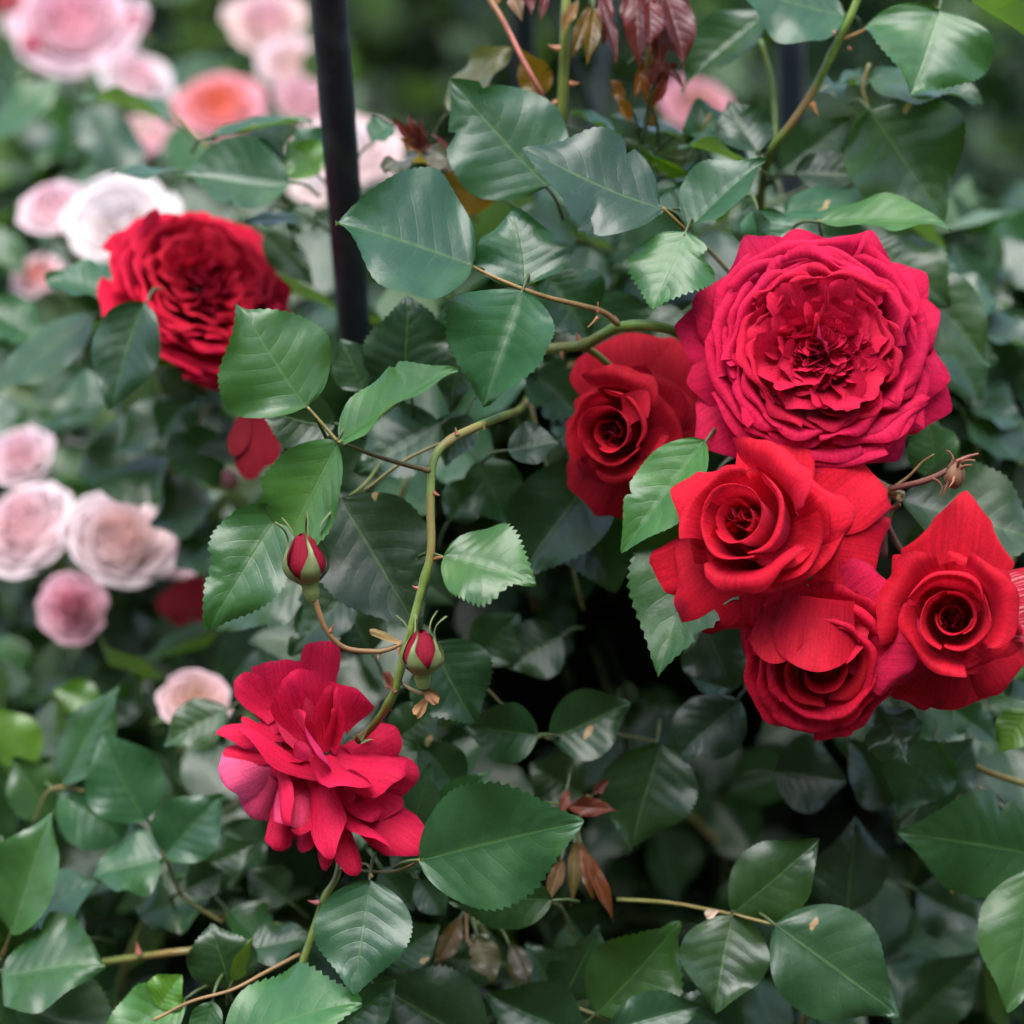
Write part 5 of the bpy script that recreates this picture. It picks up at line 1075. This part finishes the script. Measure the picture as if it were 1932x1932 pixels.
# ------------------------------------------------------------------ pale pink roses behind
PK = (.88, .56, .60); PW = (.88, .78, .77); PC = (.86, .38, .34); PL = (.93, .69, .72); PP = (.89, .66, .60); PD = (.6, .04, .12)
def pink(label, u, v, d, rpx, axis, outer, inner, rows=6, cup=.75, heart_c=None):
    axis = (axis[0], axis[1] + .38, axis[2])
    b = Bloom(label, u, v + rpx * .2, d, axis, 'pale pink roses on the bush behind', mat=M_PINK)
    R0 = rpx * PX * d * 1.08
    for row in range(rows):
        f = row / max(1, rows - 1); n = 7 if row < 3 else 6
        cc = np.array(outer) * (1 - f) + np.array(inner) * f
        for i in range(n):
            ph = (i + .5 * (row % 2) + np.random.uniform(-.2, .2)) * 2 * math.pi / n; rr = R0 * (1 - .78 * f) * np.random.uniform(.93, 1.07)
            hh_ = R0 * cup * (.45 + .55 * f)
            prof = [(rr * .2, -R0 * .2), (rr * .7, hh_ * .25), (rr * .92, hh_ * .7), (rr * (.96), hh_), (rr * (1.06 - .1 * f), hh_ * (1. - .1 * (1 - f)))]
            b.polar(ph, math.pi / n * 1.45, prof, jit(tuple(cc), .05), c=.15, rip=.03, jag=.015, ns=9, nt_=11)
    for i in range(5):
        prof = [(R0 * .1, 0), (R0 * .16, R0 * cup * .5), (R0 * .06, R0 * cup * 1.0)]
        b.polar(i * 1.5, 1.2, prof, tuple(inner), ns=7, nt_=9)
    b.calyx(r=max(.004, R0 * .16)); return b
def pbud(label, u, v, d, rpx, axis, color, H=2.3):
    b = Bloom(label, u, v, d, axis, 'pale pink roses on the bush behind', mat=M_PINK, cat='rose bud', name='rose_bud')
    R0 = rpx * PX * d
    for i in range(7):
        f = i / 6; r = R0 * (.6 + .4 * f)
        prof = [(r * .35, -R0 * .5), (r * .95, R0 * (.1)), (r * 1.0, R0 * .6), (r * .82, R0 * 1.1), (r * .62, R0 * 1.45), (r * .7, R0 * 1.55)]
        b.polar(i * 2.2, 1.15, prof, jit(color, .06), ns=12, nt_=13, c=.3, spiral=.1, rip=.03, jag=.02, edge=.06)
    b.calyx(r=R0 * .3)
pink('large pale pink rose at the top left corner', 142, 48, 1.62, 108, (.05, .15, 1), (.92, .68, .73), (.90, .48, .55), cup=.8)
pink('white flushed rose just below the large pale pink one', 248, 150, 1.6, 66, (.5, .3, .8), PW, PK)
pink('coral pink rose near the top left of the post', 415, 198, 1.6, 74, (0, .35, .9), (.84, .36, .42), (.86, .24, .14), cup=.6)
pink('tall peach rose at the top edge beside the post', 505, 40, 1.7, 66, (0, .2, 1), PP, PK)
pink('pink rose under the peach one, touching the post', 545, 120, 1.66, 55, (.2, .2, 1), PL, PP)
pink('faded pink rose right under the coral one', 572, 190, 1.55, 48, (.2, .3, 1), (.7, .4, .42), PK)
pink('mauve pink rose low behind the coral one', 272, 262, 1.55, 62, (0, .6, .8), (.72, .36, .44), PP)
pink('orange pink rose beside the mauve one', 205, 270, 1.62, 40, (-.2, .5, .8), (.7, .3, .2), PP)
pink('lilac pink half open rose at the left edge of the white one', 108, 400, 1.36, 58, (-.15, .2, .7), (.93, .71, .74), (.92, .60, .64), rows=4, cup=1.1)
pink('white rose right behind the blurred red one', 232, 408, 1.33, 92, (.05, .12, .9), (.90, .78, .76), PW, cup=.5)
pink('small coral rose at the left edge below the white one', 78, 520, 1.42, 44, (-.3, .3, .9), PL, PC)
pink('white rose half hidden left of the post', 600, 358, 1.38, 44, (0, .4, .9), (.88, .70, .64), PW)
pink('pale rose peeping out on both sides of the post', 655, 290, 1.42, 88, (.1, .4, .9), (.86, .62, .60), PW)
pink('pinkish petals behind the pale leaves of the upper cane', 1310, 200, 1.5, 62, (.2, .3, .9), (.66, .30, .36), (.7, .38, .34))
pink('round pale pink rose at the left edge above the double', 48, 862, 1.33, 54, (-.2, .1, .9), (.93, .71, .74), (.92, .60, .64), rows=4, cup=1.1)
pink('small white rose with one long petal pointing to the right', 120, 858, 1.36, 42, (.6, .3, .7), (.86, .66, .66), PW)
pink('pale pink rose filling the left edge, left one of the double', 72, 1000, 1.30, 92, (-.35, .2, .85), (.93, .75, .76), (.93, .60, .62), cup=1.0)
pink('pale pink cupped rose, right one of the double', 222, 1020, 1.29, 92, (.3, .25, .85), (.93, .76, .77), (.93, .62, .58), cup=.9)
pink('deeper pink half open rose hanging under the double', 142, 1138, 1.27, 60, (0, -.2, .9), (.92, .55, .62), (.90, .40, .48), rows=4, cup=1.1)
pink('single small pink rose low at the left above the round leaves', 368, 1322, 1.19, 62, (.1, .35, .9), (.92, .64, .66), (.90, .60, .48), rows=4)
pbud('tiny pink bud left of the upper rose bud', 432, 908, 1.2, 20, (0, .3, .9), (.8, .4, .45))
pink('pink flower glimpsed through the gap right of the cane', 880, 950, 1.35, 34, (0, .3, .9), (.86, .62, .70), PL, rows=3)
pbud('crimson bud left of the large pale pink rose', 62, 98, 1.6, 22, (0, .6, .6), (.7, .06, .14))
pbud('crimson bud right of the large pale pink rose', 250, 55, 1.62, 24, (.3, .4, .7), (.6, .06, .12))
pbud('coral bud in the very top left corner', 15, 10, 1.62, 34, (0, .3, .8), (.8, .22, .24))
pbud('pale flower far behind at the right of the bronze leaves', 1600, 330, 1.7, 22, (0, .3, .9), (.6, .5, .5))
pw = Bloom('long pale petal reaching right from the small white rose', 150, 850, 1.36, (0, .3, 1), 'pale pink roses on the bush behind', mat=M_PINK)
pw.free(130, 850, 0, 208, 838, -.01, 56, (.86, .66, .66), n=(0, .7, .7), c=.6, q=1.4, base=.8, k=(-.5, 1.6, .5)); pw.free(125, 862, 0, 190, 858, -.01, 50, (.86, .68, .66), n=(0, .6, .8), c=.5, base=.8)
pp = Bloom('pale pink petals showing right of the cupped rose', 300, 1060, 1.3, (0, .3, 1), 'pale pink roses on the bush behind', mat=M_PINK)
pp.free(290, 1050, 0, 392, 1010, -.01, 50, (.78, .5, .56), n=(0, .7, .7), c=.5, base=.8); pp.free(290, 1070, 0, 370, 1080, -.01, 46, (.78, .52, .58), n=(0, .6, .8), c=.5, base=.8)
# pink bush canes and near leaves
pk = shoot('blurred canes and leaves of the pale pink rose bush at the left', (150, 1300, 1.5), group='pale pink rose bush')
for (pts) in [[(180, 1500, 1.5), (150, 1200, 1.4), (100, 1060, 1.32), (75, 1010, 1.31)], [(200, 1450, 1.45), (230, 1200, 1.36), (222, 1050, 1.3)], [(300, 1100, 1.7), (260, 700, 1.6), (240, 450, 1.38), (235, 410, 1.34)], [(330, 800, 1.8), (250, 450, 1.7), (170, 200, 1.66), (145, 60, 1.64)], [(500, 800, 1.8), (450, 450, 1.7), (415, 210, 1.62)], [(560, 700, 1.8), (530, 300, 1.75), (505, 60, 1.71)]]:
    put_tube(pk, pt(*pts), .0026, .0018, (.13, .15, .04), name='cane')
rg = np.random.RandomState(77)
for i in range(90):
    u, v = rg.uniform(-60, 620), rg.uniform(120, 1300); d = rg.uniform(1.34, 1.62)
    if v > 700: d = rg.uniform(1.34, 1.5)
    a0 = rg.uniform(0, 6.28)
    rose_leaf_copy(pk, P(u, v, d), cv(math.cos(a0), math.sin(a0) * .7 - .25, rg.uniform(-.2, .5)), cv(rg.uniform(-.4, .4), rg.uniform(.3, .9), .7), rg.uniform(.8, 1.4), np.array(random.choice([GREEN, LIGHT, BLUE, LIME])) * rg.uniform(.55, .9))
